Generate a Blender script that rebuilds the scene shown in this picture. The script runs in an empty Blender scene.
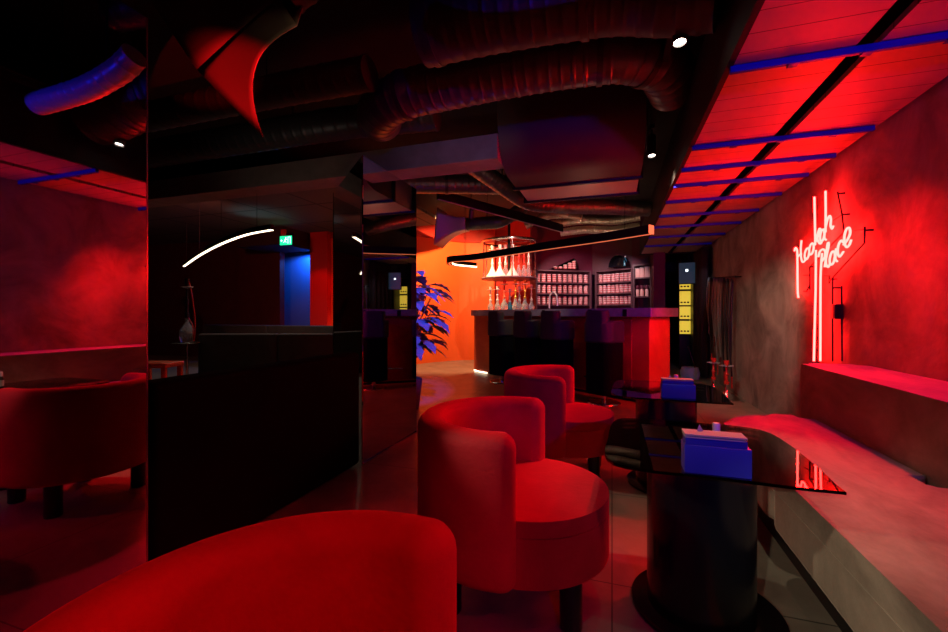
import bpy, bmesh, math, random
from mathutils import Vector, Matrix
random.seed(7)
PI = math.pi
SC = bpy.context.scene
COL = SC.collection
H = 1.12                       # eye height
F = 421.0                      # focal length in pixels
YAW = math.radians(18.15)
CS, SN = math.cos(YAW), math.sin(YAW)

# ---------------------------------------------------------------- measuring helpers (only used to read plan positions)
def ray(u, v):
    xc = (u - 474) / F; zc = (314 - v) / F
    return Vector((xc * CS - SN, xc * SN + CS, zc))
def onZ(u, v, z):
    d = ray(u, v); t = (z - H) / d.z
    return Vector((d.x * t, d.y * t, z))
def onX(u, v, x):
    d = ray(u, v); t = x / d.x
    return Vector((x, d.y * t, H + d.z * t))
def onY(u, v, y):
    d = ray(u, v); t = y / d.y
    return Vector((d.x * t, y, H + d.z * t))
def onT(u, v, t):
    d = ray(u, v)
    return Vector((d.x * t, d.y * t, H + d.z * t))

# ---------------------------------------------------------------- materials
def mat(name, col, rough=.6, metal=0.0, emit=None, es=0.0, sheen=0.0, trans=0.0, spec=.5, coat=0.0,
        vary=None, vscale=4.0, bump=0.0, bscale=30.0, detail=6.0, rvary=0.0, aniso=None, ior=1.5):
    m = bpy.data.materials.new(name); m.use_nodes = True
    nt = m.node_tree; b = nt.nodes['Principled BSDF']
    b.inputs['Base Color'].default_value = (*col, 1)
    b.inputs['Roughness'].default_value = rough
    b.inputs['Metallic'].default_value = metal
    b.inputs['Specular IOR Level'].default_value = spec
    b.inputs['IOR'].default_value = ior
    if trans: b.inputs['Transmission Weight'].default_value = trans
    if coat:
        b.inputs['Coat Weight'].default_value = coat; b.inputs['Coat Roughness'].default_value = .05
    if sheen:
        b.inputs['Sheen Weight'].default_value = sheen; b.inputs['Sheen Roughness'].default_value = .35
        b.inputs['Sheen Tint'].default_value = (*[min(1, c * 1.5 + .02) for c in col], 1)
    if emit:
        b.inputs['Emission Color'].default_value = (*emit, 1); b.inputs['Emission Strength'].default_value = es
    tc = None
    if vary or bump or rvary:
        tc = nt.nodes.new('ShaderNodeTexCoord')
        mp = nt.nodes.new('ShaderNodeMapping'); nt.links.new(tc.outputs['Object'], mp.inputs['Vector'])
        if aniso: mp.inputs['Scale'].default_value = aniso
    if vary or rvary:
        n = nt.nodes.new('ShaderNodeTexNoise'); n.inputs['Scale'].default_value = vscale
        n.inputs['Detail'].default_value = detail; n.inputs['Roughness'].default_value = .62
        n.inputs['Distortion'].default_value = .6
        nt.links.new(mp.outputs[0], n.inputs['Vector'])
        if vary:
            r = nt.nodes.new('ShaderNodeValToRGB')
            r.color_ramp.elements[0].position = .32; r.color_ramp.elements[1].position = .7
            r.color_ramp.elements[0].color = (*vary, 1); r.color_ramp.elements[1].color = (*col, 1)
            nt.links.new(n.outputs['Fac'], r.inputs['Fac']); nt.links.new(r.outputs['Color'], b.inputs['Base Color'])
        if rvary:
            mr = nt.nodes.new('ShaderNodeMapRange'); mr.inputs['To Min'].default_value = rough - rvary
            mr.inputs['To Max'].default_value = rough + rvary
            nt.links.new(n.outputs['Fac'], mr.inputs['Value']); nt.links.new(mr.outputs[0], b.inputs['Roughness'])
    if bump:
        n2 = nt.nodes.new('ShaderNodeTexNoise'); n2.inputs['Scale'].default_value = bscale; n2.inputs['Detail'].default_value = 8
        nt.links.new(mp.outputs[0], n2.inputs['Vector'])
        bp = nt.nodes.new('ShaderNodeBump'); bp.inputs['Strength'].default_value = bump; bp.inputs['Distance'].default_value = .02
        nt.links.new(n2.outputs['Fac'], bp.inputs['Height']); nt.links.new(bp.outputs['Normal'], b.inputs['Normal'])
    return m

def line_mat(name, col, linecol, axis, pitch, width, rough=.5, vary=None, bump=.3):
    """board / tile seams across one or two axes, in object space (metres)"""
    m = mat(name, col, rough, vary=vary, vscale=3.0, bump=0)
    nt = m.node_tree; b = nt.nodes['Principled BSDF']
    tc = nt.nodes.new('ShaderNodeTexCoord'); sx = nt.nodes.new('ShaderNodeSeparateXYZ')
    nt.links.new(tc.outputs['Object'], sx.inputs[0])
    last = None
    for k, ax in enumerate(axis):
        md = nt.nodes.new('ShaderNodeMath'); md.operation = 'PINGPONG'; md.inputs[1].default_value = pitch[k] / 2
        nt.links.new(sx.outputs[ax], md.inputs[0])
        lt = nt.nodes.new('ShaderNodeMath'); lt.operation = 'LESS_THAN'; lt.inputs[1].default_value = width
        nt.links.new(md.outputs[0], lt.inputs[0])
        if last is None: last = lt
        else:
            mx = nt.nodes.new('ShaderNodeMath'); mx.operation = 'MAXIMUM'
            nt.links.new(last.outputs[0], mx.inputs[0]); nt.links.new(lt.outputs[0], mx.inputs[1]); last = mx
    mix = nt.nodes.new('ShaderNodeMix'); mix.data_type = 'RGBA'
    src = b.inputs['Base Color'].links[0].from_socket if b.inputs['Base Color'].links else None
    if src: nt.links.new(src, mix.inputs[6])
    else: mix.inputs[6].default_value = (*col, 1)
    mix.inputs[7].default_value = (*linecol, 1)
    nt.links.new(last.outputs[0], mix.inputs[0]); nt.links.new(mix.outputs[2], b.inputs['Base Color'])
    bp = nt.nodes.new('ShaderNodeBump'); bp.invert = True; bp.inputs['Strength'].default_value = bump; bp.inputs['Distance'].default_value = .01
    nt.links.new(last.outputs[0], bp.inputs['Height']); nt.links.new(bp.outputs['Normal'], b.inputs['Normal'])
    return m

M = {}
M['velvet_red'] = mat('velvet_red', (.6, .01, .028), .8, sheen=.7, vary=(.46, .006, .014), vscale=5, bump=.12, bscale=60)
M['velvet_grey'] = mat('velvet_grey', (.38, .3, .24), .75, sheen=.5, vary=(.13, .1, .08), vscale=3.2, bump=.15, bscale=40, aniso=(1, .5, 1))
M['dark_velvet'] = mat('dark_velvet', (.05, .035, .03), .75, sheen=.3, vary=(.03, .02, .018), vscale=5)
M['black_fabric'] = mat('black_fabric', (.004, .003, .004), .9, vary=(.002, .002, .002), spec=.1)
M['black_leg'] = mat('black_leg', (.008, .008, .01), .35)
M['black_gloss'] = mat('black_gloss', (.006, .006, .009), .22, rvary=.08, vscale=3, spec=.45)
M['black_metal'] = mat('black_metal', (.015, .015, .017), .45, metal=.6)
M['smoked_glass'] = mat('smoked_glass', (.07, .065, .065), .02, trans=.9, ior=1.5)
M['mirror'] = mat('mirror', (.62, .61, .63), .015, metal=1)
M['mirror_edge'] = mat('mirror_edge', (.25, .22, .32), .2, metal=.8)
M['steel'] = mat('steel', (.8, .78, .76), .35, metal=.25)
M['chrome'] = mat('chrome', (.75, .75, .77), .15, metal=1)
M['duct'] = mat('duct', (.2, .19, .195), .38, metal=.7, rvary=.08, vscale=3)
M['duct_body'] = mat('duct_body', (.07, .055, .055), .6, metal=.2)
M['duct_dark'] = mat('duct_dark', (.07, .068, .07), .45, metal=.5, rvary=.08)
M['nozzle'] = mat('nozzle', (.5, .44, .4), .45, metal=.35, rvary=.1, vscale=5)
M['foil'] = mat('foil', (.6, .55, .45), .4, metal=.8, bump=.6, bscale=25)
M['wall_plaster'] = mat('wall_plaster', (.45, .37, .32), .72, vary=(.14, .11, .095), vscale=2.0, bump=.5, bscale=6, detail=9, spec=.35)
M['dark_wall'] = mat('dark_wall', (.045, .02, .02), .7, vary=(.03, .014, .014))
M['maroon_wall'] = mat('maroon_wall', (.12, .018, .018), .7, vary=(.09, .012, .012))
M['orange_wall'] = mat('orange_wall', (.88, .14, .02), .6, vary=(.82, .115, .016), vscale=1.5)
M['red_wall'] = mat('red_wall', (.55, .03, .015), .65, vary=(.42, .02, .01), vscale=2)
M['burgundy'] = mat('burgundy', (.11, .006, .035), .6, vary=(.08, .005, .025), vscale=2)
M['bar_stucco'] = mat('bar_stucco', (.6, .09, .03), .5, vary=(.42, .045, .018), vscale=2.2, bump=.2, bscale=14)
M['bar_panel'] = mat('bar_panel', (.3, .015, .012), .5, vary=(.16, .008, .008), vscale=4, detail=9)
M['counter'] = mat('counter', (.24, .21, .26), .35, vary=(.15, .13, .17), vscale=9)
M['ceiling_black'] = mat('ceiling_black', (.02, .018, .018), .9, vary=(.012, .011, .011))
M['concrete_beam'] = mat('concrete_beam', (.3, .24, .21), .85, vary=(.22, .17, .15), vscale=5, bump=.3, bscale=12)
M['panel_wood'] = line_mat('panel_wood', (.5, .34, .29), (.09, .05, .045), 'Y', (.15,), .003, .5, vary=(.42, .28, .24))
M['panel_fascia'] = mat('panel_fascia', (.02, .013, .013), .8, spec=.2)
M['blue_lit_bar'] = mat('blue_lit_bar', (.006, .012, .62), .5)  # blue light on the metal crossbars, put into their base colour
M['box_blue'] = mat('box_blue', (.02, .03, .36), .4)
M['paper'] = mat('paper', (.38, .37, .35), .6)
M['bottle_dark'] = mat('bottle_dark', (.03, .02, .02), .2)
M['white_cap'] = mat('white_cap', (.8, .78, .75), .4)
M['tile_ceiling'] = line_mat('tile_ceiling', (.12, .115, .1), (.03, .03, .028), 'XY', (1.2, 1.2), .02, .8)
M['leaf'] = mat('leaf', (.3, .36, .34), .4, vary=(.16, .22, .2), vscale=6)
M['plant_stem'] = mat('plant_stem', (.1, .09, .07), .7)
M['pot'] = mat('pot', (.05, .04, .04), .6)
M['stem_gold'] = mat('stem_gold', (.85, .45, .06), .3, metal=.5)
M['stem_red'] = mat('stem_red', (.6, .03, .02), .3)
M['glass_clear'] = mat('glass_clear', (.85, .85, .88), .05, trans=.75)
M['glass_blue'] = mat('glass_blue', (.05, .3, .45), .1, trans=.4)
M['hose_black'] = mat('hose_black', (.02, .015, .018), .35)
M['hose_silver'] = mat('hose_silver', (.3, .27, .27), .4, metal=.5)
M['tin'] = mat('tin', (.75, .26, .27), .4, vary=(.34, .03, .05), vscale=22, detail=2)
M['tin_lid'] = mat('tin_lid', (.8, .7, .68), .4)
M['shelf'] = mat('shelf', (.09, .035, .05), .5)
M['pink_box'] = mat('pink_box', (.75, .45, .4), .5)
M['curtain'] = mat('curtain', (.03, .008, .01), .85)
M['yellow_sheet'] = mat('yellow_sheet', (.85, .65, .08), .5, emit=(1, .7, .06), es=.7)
M['blue_door'] = mat('blue_door', (.1, .3, .6), .6)
M['orange_plastic'] = mat('orange_plastic', (.75, .1, .04), .5)
M['plastic_blue'] = mat('plastic_blue', (.25, .4, .55), .5)
M['red_strip'] = mat('red_strip', (.7, .02, .02), .5)
M['neon'] = mat('neon', (.3, .02, .02), .3, emit=(1, .0068, .0057), es=115)
M['neon_off'] = mat('neon_off', (.1, .1, .1), .4)
M['led_warm'] = mat('led_warm', (.8, .7, .5), .4, emit=(1, .68, .36), es=7)
M['led_white'] = mat('led_white', (.8, .8, .8), .4, emit=(1, .82, .55), es=3.5)
M['led_orange'] = mat('led_orange', (.8, .4, .2), .4, emit=(1, .22, .08), es=1.0)
M['lens'] = mat('lens', (.9, .9, .9), .4, emit=(1, .88, .75), es=20)
M['exit_green'] = mat('exit_green', (.02, .5, .25), .4, emit=(.01, .75, .3), es=1.6)
M['exit_white'] = mat('exit_white', (.8, .9, .85), .4, emit=(.7, 1, .85), es=2.2)
M['screen'] = mat('screen', (.02, .04, .07), .3, emit=(.08, .17, .26), es=.12)
M['screen_glow'] = mat('screen_glow', (.8, .9, .9), .3, emit=(.8, .95, 1), es=2.5)

# thin smoked glass sheet: tinted see-through with a fresnel reflection
g = M['smoked_glass']; nt = g.node_tree; nt.nodes.remove(nt.nodes['Principled BSDF'])
tr = nt.nodes.new('ShaderNodeBsdfTransparent'); tr.inputs[0].default_value = (.45, .43, .42, 1)
gl = nt.nodes.new('ShaderNodeBsdfGlossy'); gl.inputs['Roughness'].default_value = .01; gl.inputs[0].default_value = (1, 1, 1, 1)
fr_ = nt.nodes.new('ShaderNodeFresnel'); fr_.inputs[0].default_value = 1.5
mx = nt.nodes.new('ShaderNodeMixShader'); nt.links.new(fr_.outputs[0], mx.inputs[0]); nt.links.new(tr.outputs[0], mx.inputs[1]); nt.links.new(gl.outputs[0], mx.inputs[2])
nt.links.new(mx.outputs[0], nt.nodes['Material Output'].inputs[0])
# floor: large concrete tiles
fl = line_mat('floor_concrete', (.30, .25, .20), (.05, .045, .04), 'XY', (.92, .92), .003, .36, vary=(.17, .14, .115), bump=.2)
M['floor'] = fl

# ---------------------------------------------------------------- mesh helpers
def finish(bm, name, m, parent=None, smooth=True, angle=40, loc=None, rotz=0, wn=False):
    bmesh.ops.recalc_face_normals(bm, faces=bm.faces)
    me = bpy.data.meshes.new(name); bm.to_mesh(me); bm.free()
    me.materials.append(M[m] if isinstance(m, str) else m)
    if smooth:
        for p in me.polygons: p.use_smooth = True
        me.set_sharp_from_angle(angle=math.radians(angle))
    o = bpy.data.objects.new(name, me); COL.objects.link(o)
    if smooth and wn:
        w_ = o.modifiers.new('even_shading', 'WEIGHTED_NORMAL'); w_.keep_sharp = True; w_.weight = 100
    if parent is not None: o.parent = parent
    if loc is not None: o.location = loc
    if rotz: o.rotation_euler.z = rotz
    return o
def tag(o, label, cat, group=None):
    o['label'] = label; o['category'] = cat
    if group: o['group'] = group
    return o
def thing(name, label, cat, loc=(0, 0, 0), rotz=0, group=None):
    o = bpy.data.objects.new(name, None); COL.objects.link(o)
    o.empty_display_size = .1
    o.location = loc; o.rotation_euler.z = rotz
    return tag(o, label, cat, group)
def struct(o): o['kind'] = 'structure'; return o
def dup(root, loc=None, rotz=None, label=None, group=None, scale=None):
    r = root.copy(); COL.objects.link(r)
    if loc is not None: r.location = loc
    if rotz is not None: r.rotation_euler.z = rotz
    if scale is not None: r.scale = scale
    if label: r['label'] = label
    if group: r['group'] = group
    for ch in list(root.children):
        c = ch.copy(); COL.objects.link(c); c.parent = r
        for g in list(ch.children):
            d = g.copy(); COL.objects.link(d); d.parent = c
    return r
def box(bm, x0, x1, y0, y1, z0, z1, bev=0, mtx=None):
    r = bmesh.ops.create_cube(bm, size=1)
    vs = r['verts']
    for v in vs:
        v.co = Vector(((x0 + x1) / 2 + v.co.x * (x1 - x0), (y0 + y1) / 2 + v.co.y * (y1 - y0), (z0 + z1) / 2 + v.co.z * (z1 - z0)))
    if bev:
        es = list({e for v in vs for e in v.link_edges})
        rr = bmesh.ops.bevel(bm, geom=es, offset=bev, segments=3, affect='EDGES', profile=.5)
        vs = list({v for f in rr['faces'] for v in f.verts} | {v for v in vs if v.is_valid})
    if mtx is not None:
        bmesh.ops.transform(bm, matrix=mtx, verts=vs)
    return vs
def prism(bm, pts, z0, z1, bt=0, bb=0, seg=4):
    vb = [bm.verts.new((x, y, z0)) for x, y in pts]; vt = [bm.verts.new((x, y, z1)) for x, y in pts]
    n = len(pts)
    fb = bm.faces.new(vb[::-1]); ft = bm.faces.new(vt)
    for i in range(n): bm.faces.new((vb[i], vb[(i + 1) % n], vt[(i + 1) % n], vt[i]))
    if bt:
        et = list(ft.edges)
        bmesh.ops.bevel(bm, geom=et, offset=bt, segments=seg, affect='EDGES', profile=.5)
    if bb and fb.is_valid:
        bmesh.ops.bevel(bm, geom=list(fb.edges), offset=bb, segments=seg, affect='EDGES', profile=.5)
def rrect(x0, x1, y0, y1, r, n=6):
    """rounded rectangle outline; r single or 4 values for (x1y1, x0y1, x0y0, x1y0)"""
    if not hasattr(r, '__len__'): r = (r,) * 4
    out = []
    for (cx, cy, sx, sy, a0), rr in zip(((x1, y1, -1, -1, 0), (x0, y1, 1, -1, 90), (x0, y0, 1, 1, 180), (x1, y0, -1, 1, 270)), r):
        ox, oy = cx + sx * rr, cy + sy * rr
        k = n if rr > 0 else 0
        for i in range(k + 1):
            a = math.radians(a0 + (90 * i / k if k else 0))
            out.append((ox + rr * math.cos(a), oy + rr * math.sin(a)))
    return out
def circle(cx, cy, r, n=48): return [(cx + r * math.cos(2 * PI * i / n), cy + r * math.sin(2 * PI * i / n)) for i in range(n)]
def lathe(bm, prof, n=24, loc=(0, 0, 0)):
    rings = []
    for r, z in prof:
        if r < 1e-5: rings.append([bm.verts.new((loc[0], loc[1], loc[2] + z))])
        else: rings.append([bm.verts.new((loc[0] + r * math.cos(2 * PI * i / n), loc[1] + r * math.sin(2 * PI * i / n), loc[2] + z)) for i in range(n)])
    for a, b in zip(rings, rings[1:]):
        for i in range(n):
            j = (i + 1) % n
            if len(a) == 1 and len(b) == 1: continue
            if len(a) == 1: bm.faces.new((a[0], b[i], b[j]))
            elif len(b) == 1: bm.faces.new((a[i], a[j], b[0]))
            else: bm.faces.new((a[i], a[j], b[j], b[i]))
def catmull(pts, step=.03):
    P = [Vector(p) for p in pts]
    P = [P[0] * 2 - P[1]] + P + [P[-1] * 2 - P[-2]]
    out = []
    for i in range(1, len(P) - 2):
        L = (P[i + 1] - P[i]).length; n = max(1, int(L / step))
        for k in range(n):
            t = k / n; a, b, c, d = P[i - 1], P[i], P[i + 1], P[i + 2]
            out.append(.5 * ((2 * b) + (c - a) * t + (2 * a - 5 * b + 4 * c - d) * t * t + (3 * b - a - 3 * c + d) * t ** 3))
    out.append(P[-2]); return out
def tube(bm, pts, r, n=12, ribs=None, caps=True, closed=False):
    """r may be a number or function of arc length; ribs=(pitch, height)"""
    pts = [Vector(p) for p in pts]
    T = []
    for i in range(len(pts)):
        a = pts[max(0, i - 1)]; b = pts[min(len(pts) - 1, i + 1)]
        if closed: a = pts[i - 1]; b = pts[(i + 1) % len(pts)]
        T.append((b - a).normalized())
    up = Vector((0, 0, 1)) if abs(T[0].z) < .9 else Vector((1, 0, 0))
    N = (up - T[0] * up.dot(T[0])).normalized()
    rings = []; s = 0
    for i, p in enumerate(pts):
        if i:
            s += (p - pts[i - 1]).length
            N = (N - T[i] * N.dot(T[i])).normalized()
        B = T[i].cross(N)
        rr = r(s) if callable(r) else r
        if ribs:
            ph = (s / ribs[0]) % 1.0
            if ph < .22: rr += ribs[1]
        rings.append([bm.verts.new(p + (N * math.cos(2 * PI * k / n) + B * math.sin(2 * PI * k / n)) * rr) for k in range(n)])
    m = len(rings)
    for i in range(m if closed else m - 1):
        a, b = rings[i], rings[(i + 1) % m]
        for k in range(n): bm.faces.new((a[k], a[(k + 1) % n], b[(k + 1) % n], b[k]))
    if caps and not closed:
        bm.faces.new(rings[0][::-1]); bm.faces.new(rings[-1])
def rod(bm, a, b, r, n=8): tube(bm, [a, b], r, n)
def sweep(bm, pts, w, h, closed=False):
    """rectangular bar swept along a horizontal path"""
    pts = [Vector(p) for p in pts]; rings = []
    for i, p in enumerate(pts):
        a = pts[max(0, i - 1)]; b = pts[min(len(pts) - 1, i + 1)]
        if closed: a = pts[i - 1]; b = pts[(i + 1) % len(pts)]
        t = (b - a); t.z = 0; t.normalize(); s = Vector((-t.y, t.x, 0))
        rings.append([bm.verts.new(p + s * (w / 2) * q + Vector((0, 0, h * z))) for q, z in ((-1, 0), (1, 0), (1, 1), (-1, 1))])
    m = len(rings)
    for i in range(m if closed else m - 1):
        a, b = rings[i], rings[(i + 1) % m]
        for k in range(4): bm.faces.new((a[k], a[(k + 1) % 4], b[(k + 1) % 4], b[k]))
    if not closed: bm.faces.new(rings[0][::-1]); bm.faces.new(rings[-1])
def B(): return bmesh.new()
def boxobj(name, m, parent, *d, bev=0, **k):
    bm = B(); box(bm, *d, bev=bev); return finish(bm, name, m, parent, **k)
def seg_matrix(a, b):
    """matrix whose x axis runs a->b on plan, origin a (z kept)"""
    d = Vector((b[0] - a[0], b[1] - a[1], 0)); ang = math.atan2(d.y, d.x)
    return Matrix.Translation((a[0], a[1], 0)) @ Matrix.Rotation(ang, 4, 'Z'), d.length, ang

WX = 1.64      # right wall
MX = -1.76     # mirror wall
CZ = 3.35      # ceiling

# ================================================================= SETTING
o = struct(boxobj('floor', 'floor', None, -13, 4, -4, 13, -.1, 0, smooth=False))
o = struct(boxobj('ceiling', 'ceiling_black', None, -13, 4, -4, 13, CZ, CZ + .1, smooth=False))
o = struct(boxobj('wall_right', 'wall_plaster', None, WX, WX + .15, -4, 12, 0, CZ, smooth=False))
o = struct(boxobj('wall_near', 'dark_wall', None, -13, WX, -4.1, -4, 0, CZ, smooth=False))
o = struct(boxobj('wall_left', 'dark_wall', None, -13.1, -13, -4, 12.5, 0, CZ, smooth=False))
# neighbouring lounge: end wall with a blue door niche
bm = B()
box(bm, -13, -7.62, 8.2, 8.35, 0, CZ)
box(bm, -7.62, -6.62, 8.2, 8.35, 2.62, CZ)
o = struct(finish(bm, 'wall_lounge', 'maroon_wall', smooth=False))
struct(boxobj('wall_lounge_pier', 'red_strip', None, -6.62, -6.15, 8.05, 8.35, 0, CZ, smooth=False))
struct(boxobj('door_1', 'blue_door', None, -8.3, -6.4, 8.75, 8.81, 0, CZ, smooth=False))
struct(boxobj('ceiling_tiles', 'tile_ceiling', None, -12.9, -3.3, 4.4, 8.2, 3.0, 3.06, smooth=False))
# curved orange wall
cv = catmull([(-6.15, 8.2, 0), (-5.2, 8.05, 0), (-4.35, 8.25, 0), (-3.95, 8.95, 0), (-3.45, 9.62, 0), (-2.9, 9.86, 0), (-2.72, 9.88, 0)], .12)
def curved_wall(name, m, pts, z0, z1, th):
    bm = B(); rings = []
    for i, p in enumerate(pts):
        a = pts[max(0, i - 1)]; b = pts[min(len(pts) - 1, i + 1)]; t = (b - a).normalized(); s = Vector((-t.y, t.x, 0))
        rings.append([bm.verts.new((q.x, q.y, z)) for q, z in ((p, z0), (p + s * th, z0), (p + s * th, z1), (p, z1))])
    for a, b in zip(rings, rings[1:]):
        for k in range(4): bm.faces.new((a[k], a[(k + 1) % 4], b[(k + 1) % 4], b[k]))
    bm.faces.new(rings[0][::-1]); bm.faces.new(rings[-1])
    return struct(finish(bm, name, m, angle=50))
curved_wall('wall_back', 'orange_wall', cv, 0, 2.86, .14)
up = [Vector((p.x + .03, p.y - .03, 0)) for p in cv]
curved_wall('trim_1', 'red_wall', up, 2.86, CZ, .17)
# red wall behind hookah stand, then burgundy walls behind the shelf units
def wallseg(name, m, a, b, z0=0, z1=CZ, th=.12):
    mt, L, _ = seg_matrix(a, b); bm = B(); box(bm, 0, L, 0, th, z0, z1, mtx=mt)
    return struct(finish(bm, name, m, smooth=False))
wallseg('wall_red', 'red_wall', (-2.74, 10.02), (-1.72, 9.8))
wallseg('wall_shelf', 'burgundy', (-1.75, 9.62), (-.42, 10.42))
wallseg('wall_shelf_far', 'shelf', (-.48, 10.42), (.52, 9.98))
wallseg('wall_shelf_side', 'burgundy', (.42, 9.98), (.98, 9.86))
struct(boxobj('wall_pier', 'burgundy', None, .78, .99, 9.0, 9.84, 0, CZ, smooth=False))
struct(boxobj('wall_end', 'dark_wall', None, .99, WX, 11.6, 11.7, 0, CZ, smooth=False))
# cross beam
struct(boxobj('trim_2', 'concrete_beam', None, -9, -1.005, 3.76, 4.06, 2.56, 2.79, bev=.004, smooth=False))

# ---- mirror wall
def mirror_panel(name, label, x0, x1, y0, y1):
    t = thing(name, label, 'mirror', ((x0 + x1) / 2, (y0 + y1) / 2, 0))
    return t
MT = 2.30
t = thing('mirror_panel', 'tall frameless wall mirror at the left edge reflecting the red chair and sofa', 'mirror', (MX, -1.4, 0))
boxobj('backing_board', 'black_metal', t, -.05, -.006, -2.58, 2.58, .0, MT)
boxobj('mirror_glass', 'mirror', t, -.006, 0, -2.585, 2.585, .0, MT, smooth=False)
boxobj('edge_trim', 'mirror_edge', t, -.052, .001, 2.585, 2.591, .0, MT, smooth=False)
t = thing('mirrored_column', 'three-sided mirrored column at the far end of the black partition', 'mirrored column', (MX, 3.2, 0))
A, Bp, Cp = (0, -.49), (0, .42), (-.82, .27)
bm = B(); prism(bm, [(-.03, -.43), (-.78, .265), (-.03, .38)][::-1], 0, MT - .01); finish(bm, 'column_core', 'black_metal', t, smooth=False)
def facet(name, a, b):
    a = Vector((*a, 0)); b = Vector((*b, 0)); d = (b - a).normalized(); nrm = Vector((d.y, -d.x, 0))
    bm = B(); q = [a, b, b - nrm * .006, a - nrm * .006]
    prism(bm, [(p.x, p.y) for p in q], 0, MT); return finish(bm, name, 'mirror', t, smooth=False)
facet('mirror_facet', A, Bp)
facet('mirror_facet', Cp, A)
facet('mirror_facet', Bp, Cp)
boxobj('floor_strip', 'chrome', t, .001, .012, -.5, .43, 0, .012, smooth=False)

# ---- black partition bench in the opening between the mirrors
t = thing('partition_bench', 'long black upholstered bench back closing the gap between the mirrors', 'bench', (MX, 1.95, 0))
bm = B(); box(bm, -.14, 0, -.74, .735, .02, .84, bev=.03); finish(bm, 'backrest', 'black_fabric', t, wn=True)
bm = B(); box(bm, -.7, -.145, -.74, .72, .2, .44, bev=.05); finish(bm, 'seat', 'dark_velvet', t, wn=True)
bm = B(); box(bm, -.66, -.145, -.7, .68, .0, .2); finish(bm, 'plinth', 'black_leg', t)
bm = B(); rod(bm, (-.07, -.735, .02), (-.07, -.735, .82), .012); finish(bm, 'piping', 'black_leg', t)

# ================================================================= CEILING OBJECTS
# boarded canopy above the sofa, two rows
PX = (.56, 1.045, 1.135, 1.62)
BARY = [-1.6, -.3, 1.15, 2.35, 3.37, 3.86, 4.32, 4.92, 5.6, 6.3, 7.1, 8.0, 9.1]
t = thing('ceiling_canopy', 'low boarded canopy glowing red above the grey sofa and the neon sign', 'canopy', (0, 0, 2.33))
for (x0, x1) in (PX[:2], PX[2:]):
    for y0, y1 in zip(BARY[:-1], BARY[1:]):
        boxobj('board_panel', 'panel_wood', t, x0, x1, y0 + .004, y1 - .004, 0, .03, smooth=False)
boxobj('centre_gap_board', 'panel_fascia', t, PX[1], PX[2], -1.6, 9.1, .12, .14, smooth=False)
boxobj('fascia', 'panel_fascia', t, PX[0] - .03, PX[0], -1.6, 9.1, -.004, .45, smooth=False)
boxobj('top_board', 'panel_fascia', t, PX[0], PX[3], -1.6, 9.1, .141, .16, smooth=False)
boxobj('end_board', 'panel_fascia', t, PX[0] - .03, PX[3], 9.1, 9.14, -.02, .45, smooth=False)
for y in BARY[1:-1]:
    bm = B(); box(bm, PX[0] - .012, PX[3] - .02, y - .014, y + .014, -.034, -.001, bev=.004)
    br = finish(bm, 'crossbar', 'blue_lit_bar', t)
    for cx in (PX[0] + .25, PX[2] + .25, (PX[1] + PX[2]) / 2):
        boxobj('clamp', 'blue_lit_bar', br, cx - .022, cx + .022, y - .022, y + .022, -.04, -.0345, bev=.002)

def duct(name, label, pts, r, m='duct', step=.0125, ribs=(.085, .0045), n=28, bands=()):
    path = catmull(pts, step)
    t = thing(name, label, 'duct', path[0])
    o0 = path[0].copy()
    bm = B(); tube(bm, [p - o0 for p in path], r, n, ribs)
    finish(bm, 'duct_tube', m, t, angle=24)
    L = len(path)
    for f in bands:
        i = int(f * (L - 2)); a = path[i] - o0; b = path[i + 1] - o0; d = (b - a).normalized()
        bm = B(); tube(bm, [a - d * .02, a + d * .02], r + .012, n); finish(bm, 'joint_band', 'duct_dark', t, angle=35)
    # two hanger rods up to the slab
    for f in (.3, .75):
        p = path[int(f * (L - 1))] - o0
        bm = B(); rod(bm, p + Vector((0, 0, r)), Vector((p.x, p.y, CZ - o0.z)), .006); finish(bm, 'hanger_rod', 'black_metal', t)
    return t
duct('spiral_duct', 'large ribbed spiral duct crossing the ceiling in front of the box duct',
     [(-1.95, 3.3, 2.84), (-1.86, 3.12, 2.82), (-1.62, 3.0, 2.84), (-1.3, 2.98, 2.86), (-.6, 2.98, 2.88), (-.1, 3.0, 2.88), (.1, 3.03, 2.87), (.32, 3.18, 2.85), (.44, 3.5, 2.84)], .175, bands=(.2, .72, .84), ribs=(.08, .0055))
duct('spiral_duct', 'ribbed duct nearest the camera, running along the top of the picture',
     [(-1.1, 2.36, 2.85), (-.6, 2.36, 2.85), (.0, 2.36, 2.82), (.3, 2.34, 2.74), (.5, 2.3, 2.7)], .19, 'duct_dark', bands=(.05, .6))
duct('spiral_duct', 'dark ribbed duct above the opening between the mirrors',
     [(-1.55, 3.62, 2.99), (-2.6, 3.52, 2.99), (-4.5, 3.5, 2.99), (-7, 3.5, 2.99)], .15, 'duct_dark', ribs=(.12, .004))
duct('spiral_duct', 'slim dark duct running left above the black bench, nearer the camera',
     [(-1.7, 2.72, 2.9), (-2.8, 2.7, 2.9), (-5, 2.7, 2.9)], .12, 'duct_dark', ribs=(.12, .004))
duct('spiral_duct', 'blue-lit ribbed duct running level behind the cross beam',
     [(-3.3, 4.85, 2.86), (-2.5, 5.1, 2.86), (-1.3, 5.57, 2.87), (-.9, 5.72, 2.9)], .125, bands=(.5,))
duct('spiral_duct', 'ribbed duct descending diagonally beside the box duct, then passing level behind it',
     [tuple(onT(452, 150, 4.5)), tuple(onT(466, 160, 4.7)), tuple(onT(500, 184, 5.3)), tuple(onT(528, 202, 5.8)), tuple(onT(560, 206, 6.0)), tuple(onT(610, 207, 6.0)), tuple(onT(650, 209, 5.9))], .105)
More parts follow.
